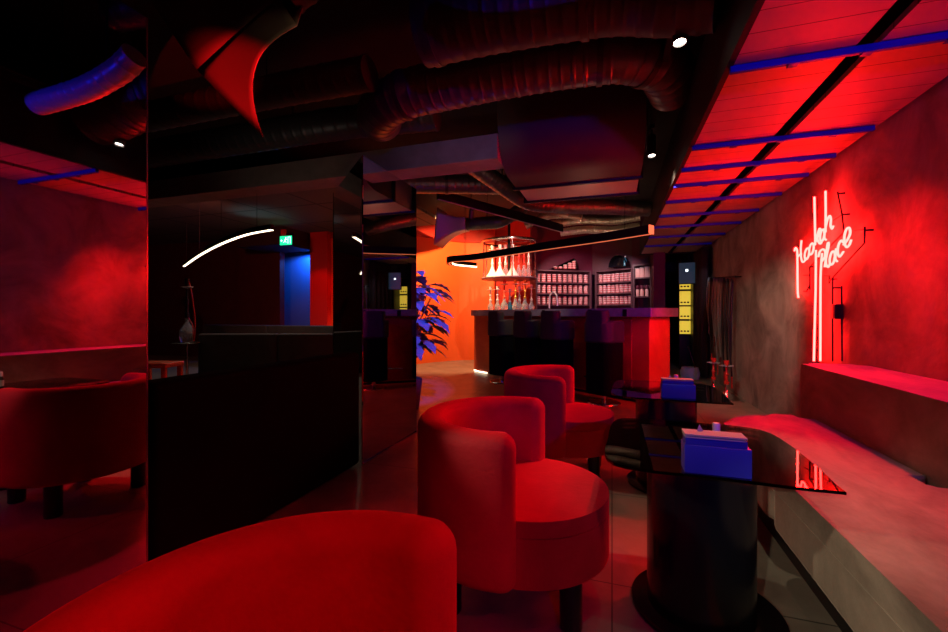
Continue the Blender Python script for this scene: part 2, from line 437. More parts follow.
duct('spiral_duct', 'pale curved duct arching above the foil ducts',
     [(-1.5, 7.6, 2.72), (-1.2, 7.6, 2.86), (-.8, 7.6, 2.88), (-.5, 7.6, 2.8)], .06, 'foil')
for z, y, lab in ((2.92, 8.5, 'upper of two beige foil ducts over the back shelves'), (2.74, 8.5, 'lower of two beige foil ducts over the back shelves')):
    duct('foil_duct', lab, [(-1.15 + (2.92 - z), y, z), (-.5, y, z + .03), (.0, y + .03, z - .01), (.5, y, z + .03)], .075, 'foil', ribs=(.05, .006), n=16)
duct('spiral_duct', 'slim blue-lit duct seen only in the left wall mirror', [(-.75, 1.8, 2.7), (-.6, 1.8, 2.63), (-.3, 1.8, 2.57), (.2, 1.8, 2.55)], .07, 'steel', n=20, ribs=(.07, .003))
# rectangular supply duct
t = thing('box_duct', 'big rounded rectangular duct hanging in front of the bar', 'duct', (0, 0, 0))
def boxduct(name, y0, y1, x0, x1, zb, zt, r, m):
    bm = B(); prof = []
    for i in range(9):
        a = math.radians(180 + 90 * i / 8)
        prof.append((y0 + r + r * math.cos(a), zb + r + r * math.sin(a)))
    prof = [(y0, zt)] + prof + [(y1, zb), (y1, zt)]
    a = [bm.verts.new((x0, y, z)) for y, z in prof]; b = [bm.verts.new((x1, y, z)) for y, z in prof]
    n = len(prof)
    for i in range(n): bm.faces.new((a[i], a[(i + 1) % n], b[(i + 1) % n], b[i]))
    bm.faces.new(a[::-1]); bm.faces.new(b)
    return finish(bm, name, m, t, angle=30)
boxduct('duct_body', 3.74, 4.52, -1.0, .27, 2.5, 3.2, .42, 'duct_body')
boxduct('duct_section', 4.54, 5.1, -.98, .26, 2.5, 3.15, .01, 'nozzle')
for y in (4.53, 5.11):
    fo = boxobj('flange', 'blue_lit_bar' if 0 else 'black_metal', t, -1.03, .295, y - .02, y + .02, 2.475, 3.2, bev=.003)
    for x in (-.8, -.35, .1):
        bm = B(); box(bm, x - .02, x + .02, y - .028, y - .02, 2.48, 2.52, bev=.003); finish(bm, 'clip', 'black_metal', fo)
boxobj('duct_tail', 'nozzle', t, -.96, .28, 5.13, 5.3, 2.52, 3.1)
for x in (-.9, .25):
    bm = B(); rod(bm, (x, 4.53, 3.19), (x, 4.53, CZ), .008); finish(bm, 'hanger_rod', 'black_metal', t)

# flared air nozzles: four concave sheets from a throat to a square mouth
def nozzle(label, throat, mouth, n=14, ex=(2.2,) * 4, m='nozzle'):
    """throat, mouth: four corners each, same order"""
    base = sum((Vector(p) for p in throat), Vector()) / 4
    t = thing('air_nozzle', label, 'air nozzle', base)
    c0 = base; c1 = sum((Vector(p) for p in mouth), Vector()) / 4
    axis = c1 - c0
    def pt(i, s):
        a = Vector(throat[i]) - c0; b = Vector(mouth[i]) - c1
        return c0 + axis * s + a.lerp(b, s ** ex[i]) - base
    for i in range(4):
        j = (i + 1) % 4; bm = B()
        rows = []
        for q in range(n + 1):
            s = q / n; a, b = pt(i, s), pt(j, s)
            rows.append([bm.verts.new(a.lerp(b, w / 8)) for w in range(9)])
        for r0, r1 in zip(rows, rows[1:]):
            for w in range(8): bm.faces.new((r0[w], r0[w + 1], r1[w + 1], r1[w]))
        o = finish(bm, 'flared_sheet', m, t, angle=60)
        sd = o.modifiers.new('thickness', 'SOLIDIFY'); sd.thickness = .004; sd.offset = 0
    return t
def sq(c, ax1, ax2, h): return [tuple(Vector(c) + Vector(ax1) * h * a + Vector(ax2) * h * b) for a, b in ((-1, -1), (1, -1), (1, 1), (-1, 1))]
# big near nozzle (mouth faces left, sharp lower corner)
m0 = onT(197, 70, 2.42); m1 = onT(263, 137, 2.32)
th = [tuple(onT(279, -2, 2.3)), tuple(onT(297, 26, 2.2)), tuple(onT(306, -4, 2.45)), tuple(onT(276, -40, 2.5))]
P3 = onT(130, -30, 2.75)
mo = [tuple(m0), tuple(m1), tuple(P3 + (m1 - m0)), tuple(P3)]
nozzle('large flared metal air nozzle lit red, pointing down at top left', th, mo, ex=(1.15, 2.4, 2.4, 1.15))
tc0 = sum((Vector(p) for p in th), Vector()) / 4
duct('spiral_duct', 'short dark duct feeding the large flared nozzle at top left',
     [tuple(tc0), tuple(tc0 + Vector((.15, .02, .08))), tuple(tc0 + Vector((.4, .05, .16))), (-.4, 1.9, 3.1)], .1, 'duct_dark')
# small nozzle in front of the orange wall
nm = [(-2.97 + .03 * b, 7.08 + .22 * a, 2.68 + .33 * b) for a, b in ((-1, -1), (1, -1), (1, 1), (-1, 1))]
nozzle('small flared air nozzle hanging before the orange wall', sq((-2.45, 7.1, 2.72), (0, 1, 0), (0, 0, 1), .11), nm)
duct('spiral_duct', 'short duct carrying the small nozzle before the orange wall',
     [(-2.45, 7.1, 2.72), (-2.1, 7.1, 2.72), (-1.85, 7.12, 2.74), (-1.55, 7.3, 2.95), (-1.4, 7.4, 3.1)], .11, 'duct_dark')

# track with spotlights
t = thing('lighting_track', 'black lighting track running back along the ceiling beside the canopy', 'lighting track', (.33, 0, 2.76))
bm = B(); box(bm, -.018, .018, 1.2, 4.6, 0, .03); finish(bm, 'rail', 'black_metal', t)
for y in (1.6, 3.2, 4.4):
    bm = B(); rod(bm, (0, y, .03), (0, y, CZ - 2.76), .004); finish(bm, 'hanger_rod', 'black_metal', t)
def spot(label, loc, tilt, rz, zt, L=.19, r=.036):
    t = thing('track_spotlight', label, 'spotlight', loc, rz, 'track spotlights')
    bm = B(); lathe(bm, [(0, L), (r * .9, L), (r, L - .01), (r, 0), (r * .85, 0), (r * .8, .02), (0, .02)], 24)
    h = finish(bm, 'lamp_housing', 'duct_dark', t); h.rotation_euler.x = tilt
    bm = B(); lathe(bm, [(0, .012), (r * .8, .012), (r * .8, .018), (0, .018)], 24)
    l = finish(bm, 'lens', 'lens', h)
    bm = B(); rod(bm, (0, 0, L * .6), (0, 0, zt - loc[2]), .008); box(bm, -.02, .02, -.045, .045, zt - loc[2] - .03, zt - loc[2])
    finish(bm, 'bracket', 'black_metal', t)
    return t
spot('nearer of the two lit track spotlights beside the canopy', (.33, 2.38, 2.51), math.radians(-8), 0, 2.76)
spot('farther lit track spotlight, small, beside the box duct', (.33, 3.98, 2.5), math.radians(-8), 0, 2.76)
s3 = spot('dark spotlight hanging over the small nozzle and orange wall', (-2.08, 6.2, 2.6), math.radians(20), .5, CZ, .14)
for h in s3.children:
    for l in h.children: l.data = l.data.copy(); l.data.materials[0] = M['black_gloss']

# curved linear pendant over the bar
def pendant(name, label, pts, w, h, led, ledm, smooth_step=.08, hangers=True, group=None, inner=False):
    path = catmull(pts, smooth_step)
    t = thing(name, label, 'pendant light', path[0]); o0 = path[0].copy(); q = [p - o0 for p in path]
    bm = B(); sweep(bm, q, w, h); finish(bm, 'channel', 'black_metal', t, angle=30)
    if inner:
        iq = []
        for i, p in enumerate(q):
            a = q[max(0, i - 1)]; b = q[min(len(q) - 1, i + 1)]; d = (b - a).normalized(); iq.append(p + Vector((d.y, -d.x, 0)) * (w / 2 + .002) + Vector((0, 0, .004)))
        bm = B(); sweep(bm, iq, .008, .025); finish(bm, 'light_strip', ledm, t, angle=30)
        bm = B(); sweep(bm, [p - Vector((0, 0, .004)) for p in q], .02, .004); finish(bm, 'lower_lip', 'led_orange', t, angle=30)
        bm = B(); box(bm, -.004, .004, -w / 2 - .001, w / 2 + .001, .0, h); c = finish(bm, 'lit_end_cap', 'led_orange', t); d = (q[1] - q[0]).normalized(); c.rotation_euler.z = math.atan2(d.y, d.x); c.location = q[0] - d * .004
    else:
        bm = B(); sweep(bm, [p - Vector((0, 0, .008)) for p in q], led, .008); finish(bm, 'light_strip', ledm, t, angle=30)
    if hangers:
        for f in (.08, .4, .7, .95):
            p = q[int(f * (len(q) - 1))]
            bm = B(); rod(bm, p + Vector((0, 0, h)), Vector((p.x, p.y, CZ - o0.z)), .003, 6); finish(bm, 'hanger_wire', 'black_metal', t)
    return t
ZP = 2.03
def zp(u, v): return tuple(onZ(u, v, ZP))
pendant('ring_pendant', 'long black curved pendant light hanging over the bar',
        [zp(651, 234), zp(600, 242), zp(550, 249), zp(510, 255), zp(480, 259.5), zp(462, 261.2), zp(451, 262.2), zp(449.5, 264), zp(455, 266), zp(475, 268)], .1, .1, .03, 'led_warm', inner=True)
z2 = 2.75
boxt = thing('linear_fixture', 'straight dark channel with a thin pale edge crossing above the orange wall', 'light fixture', (0, 0, 0))
a = onZ(438, 199, z2); b = onZ(562, 232, z2 - .18)
bm = B(); sweep(bm, [a, b], .06, .13); finish(bm, 'channel', 'black_metal', boxt, smooth=False)
bm = B(); sweep(bm, [a - Vector((0, 0, .01)), b - Vector((0, 0, .01))], .012, .01); finish(bm, 'edge_trim', 'paper', boxt, smooth=False)
bm = B(); rod(bm, a + Vector((0, 0, .1)), (a.x, a.y, CZ), .004); rod(bm, b + Vector((0, 0, .1)), (b.x, b.y, CZ), .004); finish(bm, 'hanger_wire', 'black_metal', boxt)

# ================================================================= BAR
BL = Vector((-2.6, 7.85, 0)); BR = Vector((.47, 5.58, 0))
bd = (BR - BL).normalized(); bn = Vector((bd.y, -bd.x, 0))   # bn points to the guests
blen = (BR - BL).length; bang = math.atan2(bd.y, bd.x)
bar = thing('bar_counter', 'long bar with stone top and red stucco front behind the stools', 'bar counter', BL, bang)
# local: x along the bar, -y towards the guests
bm = B(); prism(bm, rrect(-.09, blen - .03, -.02, .44, (.0, .2, .24, .0), 8), .04, 1.085); finish(bm, 'bar_front', 'bar_stucco', bar, wn=True, angle=30)
bm = B(); prism(bm, rrect(-.05, blen - .06, .03, .42, (.0, .18, .2, .0), 8), 0, .04); finish(bm, 'toe_kick', 'black_metal', bar, wn=True)
bm = B(); prism(bm, rrect(-.13, blen + .05, -.1, .52, (.02, .26, .3, .02), 8), 1.085, 1.195, bt=.006, bb=.006, seg=2); finish(bm, 'countertop', 'counter', bar, wn=True, angle=30)
bm = B(); box(bm, 1.3, blen - .27, -.032, -.02, .06, 1.075, bev=.003); finish(bm, 'dark_panel', 'bar_panel', bar)
bm = B(); sweep(bm, [(.5, -.028, .012), (.2, -.03, .012), (.03, .02, .012), (-.08, .12, .012), (-.105, .3, .012)], .02, .02); finish(bm, 'toe_light', 'led_white', bar)
# metal brackets under the top
bm = B()
for x in (.9, 2.05, 2.95, 3.5): box(bm, x - .03, x + .03, -.106, -.1, 1.09, 1.18)
finish(bm, 'bracket', 'black_metal', bar)
# foot rail stubs near the right end
bm = B(); tube(bm, catmull([(2.9, -.16, .26), (3.5, -.16, .26)], .1), .014, 10); rod(bm, (2.95, -.16, .26), (2.95, -.02, .26), .01); rod(bm, (3.45, -.16, .26), (3.45, -.02, .26), .01)
finish(bm, 'foot_rail', 'chrome', bar)
# faucet
fp = onT(546, 310, 6.9)
t = thing('tap', 'pale arched tap rising from the bar before the tins', 'tap', (fp.x, fp.y, 1.12), bang)
bm = B(); tube(bm, catmull([(-.09, 0, .0), (-.09, 0, .14), (-.07, 0, .24), (0, 0, .29), (.07, 0, .24), (.09, 0, .14), (.09, 0, .06)], .02), .012, 12); finish(bm, 'spout', 'steel', t)
bm = B(); lathe(bm, [(0, 0), (.03, 0), (.03, .02), (.014, .03), (0, .03)], 16, (-.09, 0, 0)); finish(bm, 'tap_base', 'chrome', t)
tp = t
# put it on the counter
v = Vector((fp.x, fp.y, 0)) - BL; s = v.dot(bd); tp.location = BL + bd * s - bn * .36 + Vector((0, 0, 1.195))

# stools
def stool(label):
    t = thing('bar_stool', label, 'bar stool', (0, 0, 0), 0, 'upholstered stools along the bar')
    bm = B(); prism(bm, rrect(-.215, .215, -.2, .2, .12, 6), .76, 1.03, bt=.035, bb=.03); finish(bm, 'seat', 'dark_velvet', t, wn=True)
    bm = B(); prism(bm, rrect(-.16, .16, -.2, -.06, .06, 6), 1.0, 1.165, bt=.03, bb=.02); finish(bm, 'backrest', 'dark_velvet', t, wn=True)
    bm = B(); prism(bm, rrect(-.2, .2, -.17, .18, .1, 6), .12, .76, bb=.02); finish(bm, 'skirt', 'black_fabric', t, wn=True)
    bm = B(); lathe(bm, [(0, .12), (.03, .12), (.03, .02), (.2, .012), (.205, 0), (0, 0)], 32); finish(bm, 'base_plate', 'chrome', t)
    return t
st0 = None
labs = ['farthest bar stool, at the rounded orange end of the bar', 'second bar stool from the rounded end of the bar',
        'third bar stool from the rounded end, below the arched tap', 'widest looking bar stool, nearest the camera and right end of the bar']
for k, u in enumerate((502, 529, 557, 604)):
    d = ray(u, 314); og = BL + bn * .34
    # intersection of the ray with the stool line
    den = d.x * bd.y - d.y * bd.x
    tt = (og.x * bd.y - og.y * bd.x) / den
    p = Vector((d.x * tt, d.y * tt, 0))
    if st0 is None:
        st0 = stool(labs[0]); st0.location = p; st0.rotation_euler.z = bang
    else: dup(st0, p, bang, labs[k])

# ---- shelf units behind the bar
def shelf_unit(label, a, b, zs, depth, top):
    mt, L, ang = seg_matrix(a, b)
    t = thing('shelf_unit', label, 'shelf unit', (a[0], a[1], 0), ang)
    for x in (0, L):
        boxobj('side_panel', 'shelf', t, x - .02, x + .02, 0, depth, 0, top, smooth=False)
    boxobj('back_panel', 'shelf', t, 0, L, depth - .02, depth, 0, top, smooth=False)
    for z in zs: boxobj('shelf_board', 'shelf', t, -.01, L + .01, -.01, depth, z - .028, z, smooth=False)
    boxobj('base_cabinet', 'shelf', t, 0, L, .0, depth, 0, .86, smooth=False)
    return t, L, ang
ZS = (1.085, 1.335, 1.59, 1.84, 2.115)
AL, BLs = (-1.60, 9.38), (-.47, 10.08)
AR, BRs = (-.36, 10.12), (.40, 9.68)
u1, L1, an1 = shelf_unit('left shelf unit behind the bar filled with stacked red tins', AL, BLs, ZS, .26, 2.115)
u2, L2, an2 = shelf_unit('right shelf unit behind the bar, angled, with stacked red tins', AR, BRs, ZS, .26, 2.115)
def tin_mesh():
    bm = B(); lathe(bm, [(0, 0), (.043, 0), (.045, .003), (.045, .034), (.0465, .035), (.0465, .044), (.045, .046), (0, .046)], 14); return bm
tin = tag(finish(tin_mesh(), 'tobacco_tin', 'tin'), 'round red and pink tin stacked on the left shelf unit', 'tin', 'tins on the left shelf unit')
tin.data.materials.append(M['tin_lid'])
for p in tin.data.polygons:
    if p.center.z > .0345: p.material_index = 1
tins0 = [tin]
def stack(base, ang, L, n, zs, cnt, lab, grp, skip=()):
    for r, z in enumerate(zs):
        for c in range(n):
            if (r, c) in skip: continue
            x = .075 + (L - .15) * c / (n - 1); y = .1 + random.uniform(-.01, .01)
            px = base[0] + x * math.cos(ang) - y * math.sin(ang); py = base[1] + x * math.sin(ang) + y * math.cos(ang)
            for k in range(cnt[r]):
                if tins0: o = tins0.pop()
                else: o = tin.copy(); COL.objects.link(o)
                o.location = (px + random.uniform(-.003, .003), py, z + k * .0465); o.rotation_euler.z = random.uniform(0, 6)
                o['label'] = lab; o['group'] = grp
stack(AL, an1, L1, 10, ZS[:4], (3, 4, 4, 4), 'round red and pink tin stacked on the left shelf unit', 'tins on the left shelf unit', skip=((0, 6), (0, 0)))
stack(AR, an2, L2, 8, ZS[:4], (2, 4, 4, 4), 'round red and pink tin stacked on the right, angled shelf unit', 'tins on the right shelf unit', skip=((0, 4),))
# niches above the units
def niche(label, a, ang, x, z, w, kind):
    t = thing('wall_niche', label, 'niche', (a[0] + x * math.cos(ang), a[1] + x * math.sin(ang), z), ang)
    n = 16; pts = []
    if kind == 'arch': pts = [(-w / 2, 0)] + [(-w / 2 * math.cos(PI * i / n), w * .62 * math.sin(PI * i / n)) for i in range(1, n)] + [(w / 2, 0)]
    else: pts = [(-w / 2, 0), (-w * .3, .05), (w * .2, .2), (w * .34, .25), (w * .46, .18), (w / 2, .0)]
    bm = B()
    a_ = [bm.verts.new((p[0], .03, p[1])) for p in pts]; b_ = [bm.verts.new((p[0], .2, p[1])) for p in pts]
    m = len(pts); bm.faces.new(b_)
    for i in range(m): bm.faces.new((a_[i], b_[i], b_[(i + 1) % m], a_[(i + 1) % m]))
    o = finish(bm, 'recess_lining', 'black_gloss', t, smooth=False)
    sd = o.modifiers.new('thickness', 'SOLIDIFY'); sd.thickness = .006
    return t
niche('triangular black niche with small tins above the left shelf unit', AL, an1, .7, 2.15, .66, 'tri')
niche('half-moon black niche above the right, angled shelf unit', AR, an2, .52, 2.17, .42, 'arch')
def onunit(a, ang, x, y): return (a[0] + x * math.cos(ang) - y * math.sin(ang), a[1] + x * math.sin(ang) + y * math.cos(ang))
for x, n in ((.5, 1), (.62, 1), (.74, 2), (.86, 3), (.96, 4)):
    for k in range(n):
        o = tin.copy(); COL.objects.link(o); q = onunit(AL, an1, x, .1); o.location = (q[0], q[1], 2.156 + k * .0465)
        o['label'] = 'small red and pink tin inside the triangular niche'; o['group'] = 'tins in the triangular niche'
q = onunit(AR, an2, .68, .1)
t = thing('bottle', 'blue bottle in the half-moon niche', 'bottle', (q[0], q[1], 2.175))
bm = B(); lathe(bm, [(0, 0), (.035, 0), (.037, .12), (.014, .17), (.014, .2), (0, .2)], 16); finish(bm, 'bottle_body', 'glass_blue', t)
bm = B(); lathe(bm, [(0, .2), (.016, .2), (.016, .225), (0, .225)], 12); finish(bm, 'cap', 'white_cap', t)
# narrow unit
AN, BN = (.44, 9.68), (.78, 9.58)
u3, L3, an3 = shelf_unit('narrow open shelf beside the burgundy pier', AN, BN, (1.5, 1.9, 2.18), .24, 2.18)
for k, (x, w, h) in enumerate(((.07, .09, .21), (.16, .08, .22), (.27, .11, .24))):
    q = onunit(AN, an3, x, .1)
    t = thing('carton', ('left, lowest of three pale cartons on the narrow shelf', 'middle of three pale cartons on the narrow shelf', 'right, largest pale carton on the narrow shelf')[k], 'box', (q[0], q[1], 1.9), an3, 'cartons on the narrow shelf')
    boxobj('carton_body', 'pink_box', t, -w / 2, w / 2, -.05, .05, 0, h - .02, bev=.004); boxobj('carton_lid', 'paper', t, -w / 2 - .003, w / 2 + .003, -.053, .053, h - .02, h, bev=.003)
for k, x in enumerate((.06, .15, .25)):
    q = onunit(AN, an3, x, .1)
    t = thing('jar', ('jar at the left of the lower narrow shelf', 'middle jar on the lower narrow shelf', 'jar at the right of the lower narrow shelf')[k], 'jar', (q[0], q[1], 1.5), 0, 'jars on the narrow shelf')
    bm = B(); lathe(bm, [(0, 0), (.035, 0), (.038, .13), (.03, .15), (0, .15)], 16); finish(bm, 'jar_body', 'pink_box', t)
    bm = B(); lathe(bm, [(0, .15), (.03, .15), (.045, .19), (.035, .235), (0, .245)], 16); finish(bm, 'lid', 'burgundy', t)

# ---- hookah display stand: two round glass tiers on posts
HC = onT(509, 310, 9.15); HC.z = 0
hs = thing('display_stand', 'round two-tier hookah stand with chrome posts behind the bar', 'display stand', HC)
Zm, Zt = 1.90, 2.68
bm = B(); lathe(bm, [(0, 1.16), (.58, 1.16), (.58, 1.2), (0, 1.2)], 48); finish(bm, 'lower_tier', 'shelf', hs)
bm = B(); lathe(bm, [(0, 0), (.5, 0), (.5, 1.16), (0, 1.16)], 40); finish(bm, 'stand_base', 'bar_panel', hs)
bm = B(); lathe(bm, [(0, Zm - .03), (.6, Zm - .03), (.61, Zm - .015), (.6, Zm), (0, Zm)], 48); finish(bm, 'middle_tier', 'counter', hs)
bm = B(); tube(bm, [(.58 * math.cos(2 * PI * i / 64), .58 * math.sin(2 * PI * i / 64), Zt) for i in range(64)], .028, 10, closed=True); finish(bm, 'top_ring', 'chrome', hs)
for a in (20, 95, 165, 215, 290, 335):
    bm = B(); ca, sa = math.cos(math.radians(a)) * .575, math.sin(math.radians(a)) * .575
    rod(bm, (ca, sa, Zm), (ca, sa, Zt), .011); finish(bm, 'post', 'chrome', hs)
bm = B(); rod(bm, (0, 0, Zm), (0, 0, CZ), .03, 16); finish(bm, 'centre_pole', 'black_metal', hs)
bm = B()
for a in (0, 120, 240): rod(bm, (0, 0, Zt), (.56 * math.cos(math.radians(a)), .56 * math.sin(math.radians(a)), Zt), .008)
finish(bm, 'spoke', 'chrome', hs)
def hookah(label, base='glass_clear', stem='chrome', h=.5, wide=.09, flare=True, grp=None, hose=None):
    if stem == 'chrome': stem = 'steel'
    if h < .7: h *= 1.08
    t = thing('hookah', label, 'hookah', (0, 0, 0), 0, grp)
    if flare: prof = [(0, 0), (wide, 0), (wide * 1.02, .02), (wide * .6, h * .14), (wide * .3, h * .26), (.022, h * .36), (.024, h * .38), (0, h * .38)]
    else: prof = [(0, 0), (wide * .8, 0), (wide, h * .08), (wide * .9, h * .2), (.03, h * .3), (.03, h * .38), (0, h * .38)]
    bm = B(); lathe(bm, prof, 20); finish(bm, 'water_vase', base, t)
    bm = B(); lathe(bm, [(0, h * .38), (.028, h * .38), (.034, h * .44), (.018, h * .47), (.018, h * .6), (.03, h * .64), (.015, h * .68), (.015, h * .84), (0, h * .84)], 14); finish(bm, 'stem', stem, t)
    bm = B(); lathe(bm, [(0, h * .84), (.02, h * .845), (.085, h * .862), (.085, h * .87), (.02, h * .856), (0, h * .855)], 20); finish(bm, 'tray', 'steel', t)
    bm = B(); lathe(bm, [(0, h * .86), (.016, h * .86), (.032, h * .93), (.034, h), (.026, h), (.02, h * .95), (0, h * .95)], 16); finish(bm, 'bowl', stem, t)
    if hose:
        bm = B(); tube(bm, catmull(hose[0], .02), .01, 8); finish(bm, 'hose', hose[1], t)
    return t
hk_w = hookah('tall white-based hookah, leftmost on the upper tier of the round stand', 'white_cap', 'chrome', .62, .13, grp='hookahs on the round stand')
upl = [(-.36, -.28, hk_w, 'white flared hookah, leftmost on the upper tier of the round stand'), (-.23, -.36, hk_w, 'white flared hookah, second from left on the upper tier'),
       (.02, -.38, hk_w, 'white flared hookah at the middle of the upper tier')]
fr = Matrix.Rotation(YAW * 1.0, 4, 'Z')
def onstand(x, y, z): w = fr @ Vector((x, y, 0)); return (HC.x + w.x, HC.y + w.y, z)
hk_c = hookah('slim chrome hookah between the white ones on the upper tier', 'glass_clear', 'chrome', .64, .07, False, 'hookahs on the round stand')
hk_c2 = hookah('slim red-stemmed hookah at the right of the upper tier', 'glass_clear', 'stem_red', .6, .06, False, 'hookahs on the round stand')
hk_g = hookah('gold-stemmed hookah on the lower tier', 'glass_clear', 'stem_gold', .58, .07, False, 'hookahs on the round stand')
hk_b = hookah('short blue-glass hookah on the lower tier', 'glass_blue', 'chrome', .42, .07, False, 'hookahs on the round stand')
hk_s = hookah('small chrome hookah on the lower tier', 'glass_clear', 'chrome', .46, .065, False, 'hookahs on the round stand')
hk_w.location = onstand(-.37, -.2, Zm); dup(hk_w, onstand(-.22, -.34, Zm), 1, 'white-based hookah second from left on the upper tier of the round stand')
dup(hk_w, onstand(.04, -.4, Zm), 2, 'white-based hookah at the middle of the upper tier of the round stand')
hk_c.location = onstand(-.09, -.2, Zm)
dup(hk_c, onstand(.4, -.2, Zm), 1, 'slim chrome hookah rightmost on the upper tier')
hk_c2.location = onstand(.18, -.3, Zm); dup(hk_c2, onstand(.29, -.3, Zm), 1, 'slim red-stemmed hookah second from right on the upper tier')
hk_c2['label'] = 'slim red-stemmed hookah right of the middle white one on the upper tier'
Zl = 1.2
hk_s.location = onstand(-.41, -.22, Zl); hk_s['label'] = 'small chrome hookah leftmost on the lower tier of the stand'
dup(hk_s, onstand(-.27, -.36, Zl), 1, 'small chrome hookah second from left on the lower tier of the stand')
dup(hk_s, onstand(.2, -.25, Zl), 1, 'small chrome hookah between the two gold-stemmed ones')
dup(hk_s, onstand(.47, -.12, Zl), 1, 'small chrome hookah rightmost on the lower tier of the stand', scale=(1, 1, 1.1))
hk_b.location = onstand(.0, -.2, Zl); hk_b['label'] = 'short blue-glass hookah at the middle of the lower tier'
hk_g.location = onstand(.1, -.42, Zl); hk_g['label'] = 'gold-stemmed hookah nearer the middle of the lower tier'
dup(hk_g, onstand(.3, -.38, Zl), 1, 'gold-stemmed hookah farther right on the lower tier')
hk_o = hookah('orange-stemmed hookah left of the blue one on the lower tier', 'glass_clear', 'orange_plastic', .58, .08, False, 'hookahs on the round stand')
hk_o.location = onstand(-.13, -.38, Zl)

# ================================================================= TUB CHAIRS
def tub_back(r0, r1, z0, z1, half, rt):
    """swept back: arc centred on -x side, open to +x between -half..half"""
    bm = B(); n = 60; rings = []
    a0, a1 = math.radians(half), math.radians(360 - half)
    rm = (r0 + r1) / 2; w = (r1 - r0) / 2
    def section(shr, k=10):
        ww, hh = w - shr, 0
        out = []
        zt, zb = z1 - shr, z0 + shr * .6
        rtop = min(rt, ww - .001); rb = min(.025, ww - .001)
        for (cx, cz, s, e, rr) in ((ww - rtop, zt - rtop, 0, 90, rtop), (-ww + rtop, zt - rtop, 90, 180, rtop), (-ww + rb, zb + rb, 180, 270, rb), (ww - rb, zb + rb, 270, 360, rb)):
            for i in range(6):
                a = math.radians(s + (e - s) * i / 5); out.append((cx + rr * math.cos(a), cz + rr * math.sin(a)))
        return out
    steps = []
    E = .05
    for i in range(6):
        q = i / 6; steps.append((a0 + (E / rm) * (1 - math.cos(q * PI / 2)), E * (1 - math.sin(q * PI / 2)) * .95))
    for i in range(n + 1): steps.append((a0 + E / rm + (a1 - a0 - 2 * E / rm) * i / n, 0))
    for i in range(5, -1, -1):
        q = i / 6; steps.append((a1 - (E / rm) * (1 - math.cos(q * PI / 2)), E * (1 - math.sin(q * PI / 2)) * .95))
    for ang, shr in steps:
        rings.append([bm.verts.new(((rm + x) * math.cos(ang), (rm + x) * math.sin(ang), z)) for x, z in section(shr)])
    for a, b in zip(rings, rings[1:]):
        m = len(a)
        for k in range(m): bm.faces.new((a[k], a[(k + 1) % m], b[(k + 1) % m], b[k]))
    bm.faces.new(rings[0][::-1]); bm.faces.new(rings[-1])
    return bm
def chair(label, loc, rz):
    t = thing('tub_chair', label, 'chair', loc, rz, 'red velvet tub chairs beside the tables')
    finish(tub_back(.262, .375, .19, .715, 72, .05), 'backrest', 'velvet_red', t, angle=60)
    bm = B(); prism(bm, circle(.075, 0, .325, 56), .195, .365, bb=.03); finish(bm, 'seat_base', 'velvet_red', t, wn=True, angle=50)
    bm = B(); prism(bm, circle(.075, 0, .325, 56), .366, .425, bt=.035, bb=.004); finish(bm, 'seat_cushion', 'velvet_red', t, wn=True, angle=60)
    for (x, y) in ((.27, -.17), (.27, .17), (-.17, -.22), (-.17, .22)):
        bm = B(); lathe(bm, [(0, 0), (.038, 0), (.04, .004), (.04, .2), (0, .2)], 24, (x, y, 0)); finish(bm, 'leg', 'black_leg', t)
    return t
c0 = chair('red velvet tub chair in the middle, beside the nearer glass table', (-.41, 1.71, 0), math.radians(0))
dup(c0, (-.385, 3.08, 0), 0, 'smaller looking red velvet tub chair behind, beside the farther glass table')
dup(c0, (-.39, .435, 0), 0, 'closest red velvet tub chair, cropped by the bottom edge')

# ================================================================= TABLES
def table(label, cx, cy, shape):
    t = thing('glass_table', label, 'table', (cx, cy, 0), 0, 'black pedestal tables with smoked glass tops')
    bm = B(); lathe(bm, [(0, 0), (.255, 0), (.26, .004), (.26, .014), (.255, .018), (0, .018)], 64, (.02, 0, 0)); finish(bm, 'base_plate', 'black_gloss', t)
    bm = B(); lathe(bm, [(0, .018), (.184, .018), (.184, .608), (0, .608)], 64); finish(bm, 'pedestal', 'black_gloss', t, angle=40)
    bm = B(); prism(bm, shape, .61, .62, bt=.002, bb=.002, seg=2); finish(bm, 'glass_top', 'smoked_glass', t, smooth=False)
    bm = B(); lathe(bm, [(0, .604), (.06, .604), (.06, .61), (0, .61)], 24); finish(bm, 'fixing_disc', 'chrome', t)
    return t
